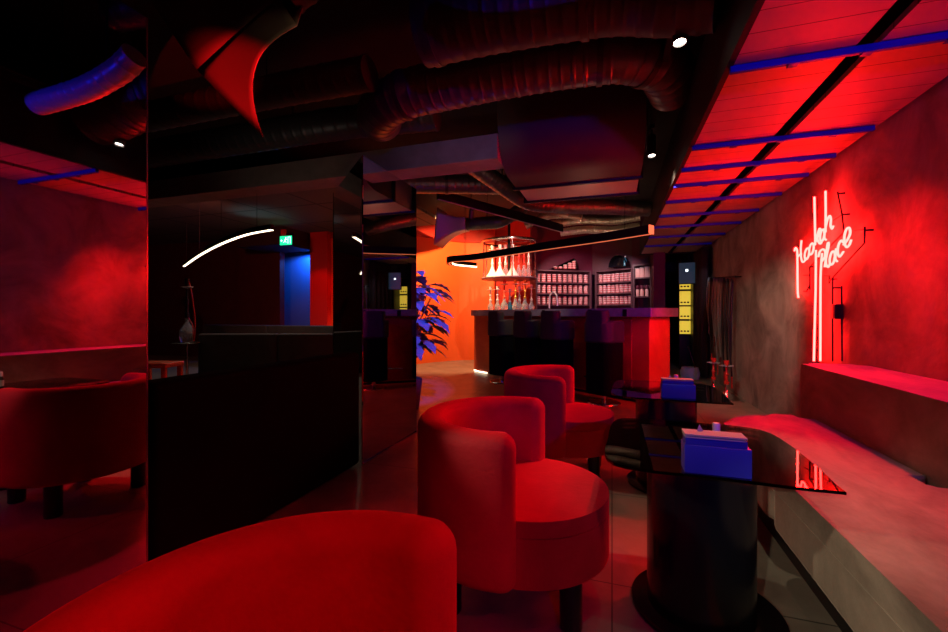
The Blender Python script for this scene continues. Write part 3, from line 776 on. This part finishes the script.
# rounded glass outline, slightly wider on the sofa side
def outline():
    P = [(-.31, -.3), (.0, -.33), (.28, -.34), (.31, -.29), (.33, .1), (.29, .33), (.1, .37), (-.2, .37), (-.3, .3), (-.33, 0)]
    pts = [Vector((x, y, 0)) for x, y in P]; out = []
    n = len(pts)
    for i in range(n):
        a, b, c, d = pts[i - 1], pts[i], pts[(i + 1) % n], pts[(i + 2) % n]
        for k in range(6):
            t = k / 6
            q = .5 * ((2 * b) + (c - a) * t + (2 * a - 5 * b + 4 * c - d) * t * t + (3 * b - a - 3 * c + d) * t ** 3)
            out.append((q.x, q.y))
    return out
T1 = table('nearer black table with smoked glass top in front of the sofa', .315, 1.79, outline())
T2 = dup(T1, (.335, 3.03, 0), 0, 'farther black table with smoked glass top, towards the bar')
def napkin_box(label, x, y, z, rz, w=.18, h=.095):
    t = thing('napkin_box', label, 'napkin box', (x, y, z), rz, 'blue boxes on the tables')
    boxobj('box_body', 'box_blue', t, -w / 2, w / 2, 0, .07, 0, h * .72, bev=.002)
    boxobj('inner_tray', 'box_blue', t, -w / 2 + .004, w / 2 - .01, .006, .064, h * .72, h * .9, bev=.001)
    bm = B(); box(bm, -w / 2 + .002, w / 2 - .016, .002, .064, h * .9, h * .94); box(bm, -w / 2 + .001, w / 2 - .012, .0, .066, h * .96, h); 
    finish(bm, 'paper_stack', 'paper', t)
    bm = B()
    vs = [bm.verts.new(p) for p in ((-.05, .045, h), (-.03, .05, h), (-.042, .048, h + .022), (-.046, .058, h))]
    for f in ((0, 1, 2), (1, 3, 2), (3, 0, 2), (0, 3, 1)): bm.faces.new([vs[i] for i in f])
    finish(bm, 'folded_corner', 'paper', t, smooth=False)
    return t
def dropper(label, x, y, z):
    t = thing('dropper_bottle', label, 'bottle', (x, y, z), 0, 'white-capped bottles on the tables')
    bm = B(); lathe(bm, [(0, 0), (.016, 0), (.017, .003), (.017, .075), (.009, .088), (0, .088)], 20); finish(bm, 'bottle_body', 'bottle_dark', t)
    bm = B(); lathe(bm, [(0, .084), (.0125, .084), (.0125, .112), (.011, .115), (0, .115)], 20); finish(bm, 'cap', 'white_cap', t)
    bm = B(); lathe(bm, [(.0173, .02), (.0176, .02), (.0176, .06), (.0173, .06)], 20); finish(bm, 'label_band', 'paper', t)
    return t
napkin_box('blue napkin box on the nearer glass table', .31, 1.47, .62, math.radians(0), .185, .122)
dropper('white-capped dropper bottle behind the box on the nearer table', .35, 1.68, .62)
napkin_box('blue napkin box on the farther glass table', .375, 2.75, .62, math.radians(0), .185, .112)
dropper('white-capped dropper bottle behind the box on the farther table', .385, 2.93, .62)

# ================================================================= SOFA
sofa = thing('lounge_sofa', 'long grey-brown velvet sofa along the wall under the neon sign', 'sofa', (0, 0, 0))
bm = B(); prism(bm, rrect(.655, 1.24, 2.16, 3.34, (.09, .38, .09, .09), 8), .2, .445, bt=.07, bb=.03, seg=6); finish(bm, 'seat_cushion', 'velvet_grey', sofa, wn=True, angle=60)
bm = B(); prism(bm, rrect(.65, 1.24, -1.6, 2.155, (.09, .09, .09, .09), 8), .2, .462, bt=.08, bb=.03, seg=6); finish(bm, 'seat_cushion', 'velvet_grey', sofa, wn=True, angle=60)
bm = B(); prism(bm, rrect(1.245, WX - .012, -1.6, 3.55, (.06, .07, .06, .06), 8), .2, .775, bt=.045, bb=.02, seg=5); finish(bm, 'backrest', 'velvet_grey', sofa, wn=True, angle=60)
bm = B(); prism(bm, rrect(.77, WX - .012, -1.55, 3.2, (.02, .2, .02, .02), 6), 0, .2); finish(bm, 'plinth', 'black_leg', sofa, wn=True)
bm = B(); rod(bm, (.6495, -1.58, .375), (.6495, 2.1, .375), .0022, 6); finish(bm, 'seam_piping', 'velvet_grey', sofa)

# ================================================================= NEON SIGN
NX = 1.565
def nz(x, y): return onX(785 + x / 5.75, 180 + y / 5.745, NX)
NR = .0075
sign = thing('neon_sign', 'red neon sign reading Hookah Place with long vertical tubes on the plaster wall', 'neon sign', (0, 0, 0))
def neon(name, strokes, smooth=True):
    bm = B()
    for s in strokes:
        pts = [nz(*p) for p in s]
        tube(bm, catmull(pts, .008) if smooth and len(pts) > 2 else pts, NR, 10)
    return finish(bm, name, 'neon', sign, angle=80)
def ell(cx, cy, rx, ry, a0=0, a1=360, sl=-.25, n=14):
    out = []
    for i in range(n + 1):
        a = math.radians(a0 + (a1 - a0) * i / n); x = rx * math.cos(a); y = ry * math.sin(a)
        out.append((cx + x - sl * 0 * y + (-.25) * y * .3, cy + y - .55 * x))
    return out
neon('neon_letter_h', [[(54, 408), (60, 390), (68, 398), (71, 430), (73, 632), (77, 676)], [(73, 442), (84, 430), (94, 424)], [(95, 347), (91, 390), (92, 440), (100, 470), (112, 466), (119, 446)]])
neon('neon_letter_o', [ell(126, 424, 13, 32)])
neon('neon_letter_o', [ell(152, 396, 13, 32)])
neon('neon_letter_k', [[(169, 97), (172, 240), (174, 360), (172, 372)], [(175, 356), (190, 322), (203, 288), (198, 280), (186, 322), (190, 352), (204, 366), (212, 350)]])
neon('neon_letter_a', [ell(214, 318, 12, 34), [(231, 278), (226, 330), (236, 344)]])
neon('neon_letter_h', [[(233, 63), (234, 180), (233, 300)], [(234, 268), (246, 222), (258, 206), (264, 228), (262, 262), (270, 280), (278, 264)]])
neon('neon_letter_p', [[(213, 420), (206, 520), (204, 632), (203, 1040)], [(192, 442), (200, 412), (218, 398), (231, 412), (228, 444), (212, 468)]])
neon('neon_letter_l', [[(228, 500), (238, 440), (252, 372), (246, 362), (238, 420), (236, 480), (248, 500), (258, 482)]])
neon('neon_letter_a', [ell(272, 448, 15, 38), [(294, 392), (289, 450), (300, 468)]])
neon('neon_letter_c', [[(334, 358), (322, 348), (307, 376), (303, 416), (314, 440), (336, 412)]])
neon('neon_letter_e', [[(336, 372), (356, 348), (374, 308), (370, 276), (354, 282), (342, 320), (342, 362), (354, 386), (370, 372), (380, 344)]])
neon('neon_tube', [[(178, 402), (176, 632), (166, 1040)]], False)
# metal carrier
bm = B()
def nb(x, y, dx=.03): p = nz(x, y); return Vector((p.x + dx, p.y, p.z))
for s in ([(118, 500), (310, 300)], [(228, 582), (425, 362)], [(425, 362), (427, 270)], [(427, 285), (372, 292)], [(300, 200), (310, 300)], [(274, 70), (300, 200)], [(240, 240), (300, 200)],
          [(118, 500), (120, 632)], [(228, 550), (228, 595)], [(247, 560), (246, 1040)], [(85, 548), (118, 548)], [(115, 610), (100, 640), (85, 640)], [(200, 550), (228, 552)], [(296, 610), (300, 1040)]):
    for a, b in zip(s, s[1:]): rod(bm, nb(*a), nb(*b), .006, 6)
for s in ((120, 500), (300, 200), (427, 290), (228, 570), (247, 620), (274, 80)):
    a = nb(*s); rod(bm, a, Vector((WX, a.y, a.z)), .007, 6)
finish(bm, 'metal_carrier', 'black_metal', sign)
bm = B(); p = nb(258, 760, .04); box(bm, p.x - .02, WX - .002, p.y - .03, p.y + .05, p.z - .05, p.z + .06, bev=.004); finish(bm, 'transformer_box', 'black_metal', sign)

# ================================================================= HOOKAH HOSES, FLOOR HOOKAHS, CURTAIN
hk_f = hookah('red hookah standing on the floor by the wall, nearer the hanging hoses', 'chrome', 'stem_red', .46, .075, True, 'hookahs on the floor by the wall')
hk_f.location = (1.42, 6.25, 0.015)
dup(hk_f, (1.34, 6.6, 0.015), 1, 'red hookah standing on the floor, slightly farther back and left')
t = thing('floor_tray', 'low chrome tray under the two red floor hookahs', 'tray', (1.4, 6.42, 0))
bm = B(); prism(bm, rrect(-.2, .2, -.32, .32, .05), 0, .014, bt=.003, seg=2); finish(bm, 'tray_plate', 'chrome', t, wn=True)
rail = thing('hose_rail', 'black wall rail carrying the hanging hookah hoses', 'rail', (WX - .08, 7.0, 1.62))
bm = B(); rod(bm, (0, -.6, 0), (0, 1.3, .12), .01); rod(bm, (0, -.55, 0), (.08, -.55, 0), .008); rod(bm, (0, 1.2, .11), (.08, 1.2, .11), .008); finish(bm, 'rail_bar', 'black_metal', rail)
hoses = ['nearest hanging black hose above the floor hookahs', 'second nearest hanging black hose on the wall rail', 'third hanging black hose from the near end', 'pale hanging hose at the middle of the rail',
         'black hanging hose just behind the pale one', 'second pale hanging hose on the rail', 'black hanging hose near the curtain', 'pale hanging hose nearest the curtain']
for k, lab in enumerate(hoses):
    y = 6.5 + k * .2; z = 1.62 + (y - 7) * .0923
    ln = (1.3, 1.2, 1.32, 1.15, 1.3, .9, 1.2, .75)[k]
    pale = 'pale' in lab
    t = thing('hookah_hose', lab, 'hose', (WX - .1, y, z), 0, 'hookah hoses hanging on the rail')
    bm = B(); tube(bm, catmull([(0, 0, -ln), (-.03, .01, -ln * .5), (-.012, 0, -.02), (.0, .02, .022), (.02, .05, -.02), (.01, .07, -ln * .45), (.0, .06, -ln * .85)], .05), .012, 8)
    finish(bm, 'hose_tube', 'hose_silver' if pale else 'hose_black', t)
    bm = B(); tube(bm, [(0, 0, -ln), (0, 0, -ln - .16)], .009, 8); finish(bm, 'mouthpiece', 'chrome' if k % 2 else 'stem_red', t)
t = thing('curtain', 'dark pleated curtain along the wall past the hanging hoses', 'curtain', (WX, 8.08, 0))
bm = B(); pts = []
for i in range(36): pts.append((-.12 + .05 * math.sin(i * .9) , i * .0125 * 2 - .0))
prev = None
for x, y in pts:
    cur = [bm.verts.new((x, y, .02)), bm.verts.new((x, y, 2.28))]
    if prev: bm.faces.new((prev[0], cur[0], cur[1], prev[1]))
    prev = cur
c = finish(bm, 'curtain_cloth', 'curtain', t, angle=60); sd = c.modifiers.new('thickness', 'SOLIDIFY'); sd.thickness = .006
bm = B(); rod(bm, (-.12, -.05, 2.29), (-.12, .95, 2.29), .012); finish(bm, 'curtain_rod', 'black_metal', t)
# clutter in the passage past the bar
p = onT(688, 273, 8.0)
t = thing('wall_screen', 'small tilted blue-grey screen at the end of the passage', 'screen', p, math.radians(-12))
boxobj('screen_housing', 'black_metal', t, -.17, .15, .0, .05, -.21, .21, bev=.01)
boxobj('display', 'screen', t, -.155, .135, -.004, 0, -.195, .195, smooth=False)
bm = B(); lathe(bm, [(0, 0), (.025, 0), (.025, .004), (0, .004)], 20); g = finish(bm, 'bright_spot', 'screen_glow', t); g.rotation_euler.x = PI / 2; g.location = (-.02, -.005, .05)
bm = B(); rod(bm, (0, .05, 0), (0, .3, .1), .015); rod(bm, (0, .3, .1), (0, .3, CZ - p.z), .012); finish(bm, 'ceiling_mount', 'black_metal', t)
p = onT(682, 309, 8.5)
t = thing('notice_board', 'narrow yellow notice sheets stacked on a dark board in the passage', 'notice board', (p.x, p.y, 0))
boxobj('board', 'black_metal', t, -.05, .16, .0, .04, 0, 2.0, bev=.005)
for z0, z1 in ((1.62, 1.8), (1.3, 1.58), (1.02, 1.27), (.72, .98)):
    s = boxobj('yellow_sheet', 'yellow_sheet', t, -.045, .155, -.006, 0, z0, z1, smooth=False)
    bm = B()
    for i in range(3): box(bm, -.03 + i * .06, .01 + i * .06, -.009, -.006, z0 + .04, z0 + .07)
    finish(bm, 'printed_bars', 'black_metal', s, smooth=False)
t = thing('door_leaf', 'open dark grey door leaf at the end of the passage', 'door', (*onT(695, 330, 8.15).xy, 0))
boxobj('door_panel', 'duct_dark', t, -.03, .03, 0, .5, .02, 2.0, bev=.004); bm = B(); rod(bm, (-.06, .1, 1.0), (-.03, .1, 1.0), .012); rod(bm, (-.06, .1, 1.0), (-.06, .22, 1.0), .01); finish(bm, 'door_handle', 'chrome', t)
p = onT(690, 373, 7.3)
t = thing('plastic_scoop', 'blue-grey plastic scoop on the floor at the passage end', 'scoop', (p.x, p.y, 0), .4)
bm = B(); lathe(bm, [(0, .0), (.14, .0), (.16, .1), (.13, .2), (.12, .2), (.15, .1), (.13, .012), (0, .012)], 20); finish(bm, 'scoop_bowl', 'plastic_blue', t)
bm = B(); rod(bm, (.1, 0, .15), (.0, .05, .55), .012); finish(bm, 'handle', 'black_metal', t)

# ================================================================= PLANT
PL = Vector((-2.3, 4.5, 0))
t = thing('potted_plant', 'leafy plant in blue light half hidden by the mirrored column', 'plant', PL)
bm = B(); lathe(bm, [(0, 0), (.13, 0), (.17, .34), (.16, .36), (.14, .34), (.14, .32), (0, .32)], 32); pt = finish(bm, 'pot', 'pot', t)
bm = B(); lathe(bm, [(0, .322), (.138, .322), (.138, .33), (0, .33)], 24); finish(bm, 'soil', 'dark_wall', pt)
rng = random.Random(3)
bs = B(); bl = B()
def leaf(bm, base, d, L, W):
    d = d.normalized(); side = d.cross(Vector((0, 0, 1)))
    if side.length < .1: side = Vector((1, 0, 0))
    side.normalize(); nrm = side.cross(d)
    rows = []
    n = 8
    for i in range(n + 1):
        s = i / n; w = W * math.sin(PI * min(1, s * .92 + .06)) ** .8
        if i % 2: w *= .68        # lobed edge like a monstera
        c = base + d * (L * s) - Vector((0, 0, 1)) * (L * .45 * s * s)
        rows.append([bm.verts.new(c + side * w * q + nrm * (abs(q) * w * .25)) for q in (-1, -.5, 0, .5, 1)])
    for a, b in zip(rows, rows[1:]):
        for k in range(4): bm.faces.new((a[k], a[k + 1], b[k + 1], b[k]))
for k in range(120):
    a = rng.uniform(0, 2 * PI); hz = rng.uniform(.72, 1.6); rr = rng.uniform(.1, .38) * (1 - abs(hz - 1.15) * .5)
    tip = Vector((rr * math.cos(a), rr * math.sin(a), hz))
    tube(bs, catmull([(0, 0, .33), (tip.x * .3, tip.y * .3, .33 + (hz - .33) * .55), tip], .08), .005, 5)
    d = Vector((math.cos(a), math.sin(a), rng.uniform(-.3, .3)))
    leaf(bl, tip, d, rng.uniform(.2, .32), rng.uniform(.07, .12))
finish(bs, 'stems', 'plant_stem', t)
lv = finish(bl, 'leaves', 'leaf', t, angle=60); lv['kind'] = 'stuff'

# ================================================================= NEIGHBOURING LOUNGE
def sofa2(name, label, a, b, zt, depth, seat=True):
    mt, L, ang = seg_matrix(a, b)
    t = thing(name, label, 'sofa', (a[0], a[1], 0), ang)
    for k in range(2):
        x0 = L * k / 2 + .005; x1 = L * (k + 1) / 2 - .005
        bm = B(); box(bm, x0, x1, 0, .16, .12, zt, bev=.035); finish(bm, 'backrest', 'dark_velvet', t, wn=True)
        bm = B(); box(bm, x0, x1, .165, depth, .12, .43, bev=.04); finish(bm, 'seat_cushion', 'dark_velvet', t, wn=True)
    bm = B(); box(bm, .05, L - .05, .05, depth - .05, 0, .12); finish(bm, 'plinth', 'black_leg', t)
    return t
sofa2('lounge_sofa', 'dark two-part sofa seen over the black bench, nearer one', (-6.35, 5.05), (-3.95, 5.9), .8, .8)
sofa2('lounge_sofa', 'dark sofa with pale top against the lounge end wall, farther one', (-8.9, 7.2), (-5.2, 7.2), .88, .75)
q = onZ(160, 362, .5)
t = thing('side_stool', 'orange-red stool glimpsed at the left end of the black bench', 'stool', (q.x, q.y, 0), .3)
boxobj('seat', 'orange_plastic', t, -.3, .2, -.17, .17, .44, .5, bev=.015)
for x, y in ((-.26, -.14), (.16, -.14), (-.26, .14), (.16, .14)):
    boxobj('leg', 'orange_plastic', t, x - .03, x + .03, y - .02, y + .02, 0, .44, bev=.006)
q = onZ(187, 342, .68)
t = thing('side_table', 'small dark side table with chrome rim beyond the black bench', 'table', (q.x, q.y, 0))
bm = B(); lathe(bm, [(0, .66), (.2, .66), (.2, .68), (0, .68)], 32); finish(bm, 'tabletop', 'black_gloss', t)
bm = B(); tube(bm, [(.2 * math.cos(2 * PI * i / 32), .2 * math.sin(2 * PI * i / 32), .672) for i in range(32)], .01, 8, closed=True); finish(bm, 'rim', 'chrome', t)
bm = B(); lathe(bm, [(0, 0), (.15, 0), (.15, .015), (.02, .03), (.02, .66), (0, .66)], 24); finish(bm, 'pedestal', 'chrome', t)
hk_l = hookah('tall dark hookah with red hose on the side table beyond the bench', 'glass_clear', 'black_metal', 1.0, .11, False, hose=([(.03, 0, .38), (.12, 0, .25), (.14, 0, .0 + .02), (.17, 0, .3), (.1, 0, .75), (.04, 0, .95)], 'stem_red'))
hk_l.location = (q.x, q.y, .68)
# arc pendant
ZA = 2.1
def za(u, v): return tuple(onZ(u, v, ZA))
pendant('arc_pendant', 'thin bright arc-shaped pendant light seen through the opening', [za(184, 266.2), za(193, 259.6), za(204, 252.6), za(223, 243), za(247, 234.4), za(272, 229.6)], .045, .06, .04, 'led_white', .1)
# exit sign under a soffit
struct(boxobj('trim_3', 'dark_wall', None, -8.0, -6.7, 7.3, 8.2, 2.62, 3.0, smooth=False))
p = onY(286, 240.5, 7.28)
t = thing('exit_sign', 'green illuminated exit sign under the lounge soffit', 'exit sign', p)
boxobj('sign_housing', 'black_metal', t, -.17, .17, .0, .05, -.11, .16, bev=.004)
boxobj('sign_face', 'exit_green', t, -.155, .155, -.006, 0, -.095, .095, smooth=False)
bm = B()
# running figure, arrow and doorway pictogram
lathe(bm, [(0, -.004), (.016, -.004), (.016, .0), (0, .0)], 14)
bmesh.ops.rotate(bm, verts=bm.verts, cent=(0, 0, 0), matrix=Matrix.Rotation(PI / 2, 3, 'X')); bmesh.ops.translate(bm, verts=bm.verts, vec=(.0, -.008, .055))
for (a, b) in (((-.0, .035), (-.02, -.01)), ((-.02, -.01), (.015, -.04)), ((-.02, -.01), (-.06, -.045)), ((0, .03), (.035, .015)), ((0, .03), (-.035, .01)), ((-.13, 0), (-.08, 0)), ((-.13, 0), (-.11, .02)), ((-.13, 0), (-.11, -.02)), ((.06, -.07), (.06, .07)), ((.06, .07), (.12, .07)), ((.12, .07), (.12, -.07))):
    rod(bm, (a[0], -.009, a[1]), (b[0], -.009, b[1]), .006, 6)
finish(bm, 'pictogram', 'exit_white', t)
t = thing('fire_alarm', 'small red box on the soffit above the exit sign', 'alarm', (p.x - .05, 7.29, 2.86))
boxobj('alarm_body', 'red_strip', t, -.06, .06, -.05, 0, -.06, .06, bev=.008); bm = B(); lathe(bm, [(0, -.07), (.03, -.07), (.03, -.06), (0, -.06)], 16); finish(bm, 'alarm_lens', 'glass_clear', t)

# ================================================================= LIGHTS
def lamp(kind, name, loc, col, power, aim=None, size=.1, angle=90, blend=.5):
    l = bpy.data.lights.new(name, kind); l.color = col; l.energy = power
    if kind == 'AREA':
        l.shape = 'RECTANGLE' if hasattr(size, '__len__') else 'DISK'
        if hasattr(size, '__len__'): l.size, l.size_y = size
        else: l.size = size
    elif kind == 'SPOT':
        l.spot_size = math.radians(angle); l.spot_blend = blend; l.shadow_soft_size = size
    else: l.shadow_soft_size = size
    o = bpy.data.objects.new(name, l); COL.objects.link(o); o.location = loc
    if aim is not None:
        o.rotation_euler = (Vector(aim) - Vector(loc)).to_track_quat('-Z', 'Y').to_euler()
    return o
RED = (1, .006, .007)
lamp('SPOT', 'red_near_chair_fill', (.9, .0, 2.2), (1, .003, .03), 75, (-.45, .55, .6), .03, 42, .6)  # added unseen; brings out the rim of the closest chair
for y, pw in ((1.6, 22), (2.6, 34), (3.6, 40), (4.6, 22), (5.8, 10)):
    lamp('SPOT', 'red_canopy_fill', (1.08, y, .85), RED, pw, (1.09, y + .1, 2.33), .04, 52, 1)  # hidden uplights added to redden the canopy boards
lamp('SPOT', 'red_nozzle_spot', (-.1, 1.05, 1.35), RED, 420, (-1.84, 1.87, 2.38), .01, 12, .6)
lamp('SPOT', 'pale_nozzle_fill', (.3, 1.0, 1.9), (1, .6, .3), 16, (-1.9, 2.0, 2.68), .01, 9, .8)  # unseen warm fill put in for the nozzle's upper part
lamp('SPOT', 'red_chair_fill', (.5, 2.6, 2.3), (1, .003, .035), 85, (-.3, 1.75, .4), .03, 46, .5)  # added red fill for the middle chair; no fixture here
lamp('SPOT', 'red_far_chair_fill', (.2, 3.9, 2.4), RED, 70, (-.33, 3.05, .4), .03, 45, .5)  # same kind of unseen added fill, for the farther chair
lamp('SPOT', 'red_sofa_fill', (1.45, 3.3, 2.2), RED, 190, (.98, 2.5, .42), .03, 66, .8)  # unseen red fill added from the wall side for the seat tops
lamp('SPOT', 'red_wall_fill', (.9, 2.95, 2.15), RED, 75, (1.64, 3.15, 1.3), .03, 62, .9)  # added to widen the red glow on the wall beside the sign
lamp('SPOT', 'red_end_fill', (1.0, -.5, 2.1), RED, 5, (1.64, 1.5, 1.3), .03, 90, .8)  # faint unseen red fill added on the near stretch of wall
lamp('SPOT', 'blue_house_spot', (1.3, -1.8, 1.8), (.01, .015, 1), 190, (.45, 3.0, 1.8), .06, 54, .8)
lamp('SPOT', 'blue_bar_fill', (1.35, 2.6, 2.15), (.03, .02, 1), 110, (.0, 5.75, 1.13), .03, 24, .8)  # extra blue put in for the counter edge, without a fixture
lamp('SPOT', 'track_or_fill_beam', (.34, 2.40, 2.48), (1, .88, .6), 30, (.45, 2.1, 0), .03, 50, .5)
lamp('SPOT', 'track_or_fill_beam', (.33, 1.0, 2.5), (1, .88, .62), 10, (.5, 1.5, .6), .03, 42, .6)  # added beam; no track head hangs at this point
lamp('SPOT', 'mirror_side_fill', (-1.5, .9, 1.35), (1, .84, .56), 42, (.7, 1.5, .22), .03, 26, .8)  # unseen fill added for the sofa front; nothing hangs by the mirror
lamp('SPOT', 'low_white_fill', (-.6, -1.2, 1.6), (1, .86, .6), 150, (.7, 1.75, .27), .03, 13, .8)  # added behind the camera to brighten the sofa front
lamp('SPOT', 'red_side_fill', (.64, 1.0, 1.7), (1, .004, .06), 14, (-.2, 1.6, .3), .03, 50, .7)  # small unseen red light added to edge the middle chair's seat
lamp('SPOT', 'violet_low_fill', (.6, -.5, 1.3), (.12, .01, 1), 9, (-.2, 1.6, .3), .03, 34, .8)  # weak violet fill added low on the same chair
lamp('SPOT', 'track_or_fill_beam', (.33, 4.0, 2.46), (1, .86, .62), 80, (1.64, 5.6, .9), .03, 54, .7)
lamp('SPOT', 'beam_fill', (-1.0, 2.6, 1.9), (1, .68, .6), 7, (-1.4, 3.76, 2.65), .02, 60, .9)  # unseen fill put in to lift the cross beam
lamp('SPOT', 'beam_fill', (-3.2, 2.5, 1.9), (1, .8, .65), 3, (-3.2, 3.76, 2.65), .02, 100, .9)  # second added fill, farther left along the cross beam
lamp('SPOT', 'orange_wall_spot', (-3.0, 7.6, 3.2), (1, .48, .2), 620, (-3.6, 9.3, 1.0), .02, 105, .5)
lamp('SPOT', 'stand_spot', (-1.6, 7.6, 2.95), (1, .7, .55), 130, (-2.1, 9.0, 1.7), .02, 60, .6)
lamp('SPOT', 'counter_fill', (-1.0, 6.1, 2.25), (1, .75, .55), 40, (-1.1, 6.9, 1.2), .02, 90, .7)  # unseen light added so the tap and counter show
lamp('SPOT', 'shelf_spot', (-.8, 8.6, 2.5), (1, .66, .62), 90, (-.85, 9.8, 1.6), .02, 85, .6)
lamp('SPOT', 'shelf_spot', (.0, 8.7, 2.5), (1, .68, .7), 70, (.05, 9.9, 1.6), .02, 75, .6)
lamp('SPOT', 'red_back_spot', (-1.6, 7.6, 2.2), (1, .03, .02), 60, (-2.2, 9.8, 3.0), .02, 110, .7)
lamp('SPOT', 'bar_end_red', (1.3, 4.9, 1.75), RED, 90, (.55, 5.7, .6), .03, 42, .5)
lamp('SPOT', 'plant_blue', (-.8, 2.95, 2.4), (.06, .07, 1), 420, (-2.1, 4.35, 1.15), .02, 30, .5)
lamp('SPOT', 'passage_light', (1.25, 7.2, 2.3), (.7, .85, 1), 10, (1.4, 8.8, 1.2), .02, 36, .6)
lamp('SPOT', 'box_duct_glow', (-.3, 5.2, 1.9), (1, .45, .3), 4, (-.3, 4.9, 2.5), .02, 120, .8)
lamp('SPOT', 'foil_glow', (-.3, 7.6, 1.9), (1, .6, .4), 14, (-.3, 8.0, 2.9), .02, 130, .8)
lamp('SPOT', 'door_blue', (-7.1, 8.42, 2.6), (.03, .2, 1), 50, (-7.3, 8.75, 1.4), .02, 150, .4)
lamp('SPOT', 'exit_glow', (-6.5, 6.3, 2.2), (.25, .75, .85), 6, (-6.3, 6.2, 3.0), .02, 80, .9)
lamp('SPOT', 'pier_red', (-5.6, 6.9, 2.6), RED, 40, (-6.4, 8.05, 1.4), .02, 50, .6)
lamp('SPOT', 'lounge_dim', (-6, 4.6, 2.7), (1, .2, .14), 40, (-8.5, 8.2, 1.4), .02, 100, .8)
lamp('SPOT', 'lounge_top_fill', (-5.8, 6.3, 2.9), (1, .85, .7), 60, (-5.8, 6.2, 0), .02, 120, .8)  # unseen toplight put in for the lounge sofa tops

w = bpy.data.worlds.new('dark'); SC.world = w; w.use_nodes = True
w.node_tree.nodes['Background'].inputs[0].default_value = (.02, .012, .015, 1); w.node_tree.nodes['Background'].inputs[1].default_value = .1

# ================================================================= CAMERA
cam = bpy.data.cameras.new('camera'); cam.sensor_width = 36; cam.lens = 36 * F / 948; cam.shift_y = -2 / 948; cam.clip_start = .02
co = bpy.data.objects.new('camera', cam); COL.objects.link(co); co.location = (0, 0, H); co.rotation_euler = (PI / 2, 0, YAW)
SC.camera = co
SC.view_settings.view_transform = 'Standard'; SC.view_settings.look = 'None'; SC.view_settings.gamma = 1; SC.view_settings.exposure = 0
SC.view_settings.use_curve_mapping = False
SC.cycles.use_denoising = True; SC.cycles.max_bounces = 8; SC.cycles.sample_clamp_indirect = 4
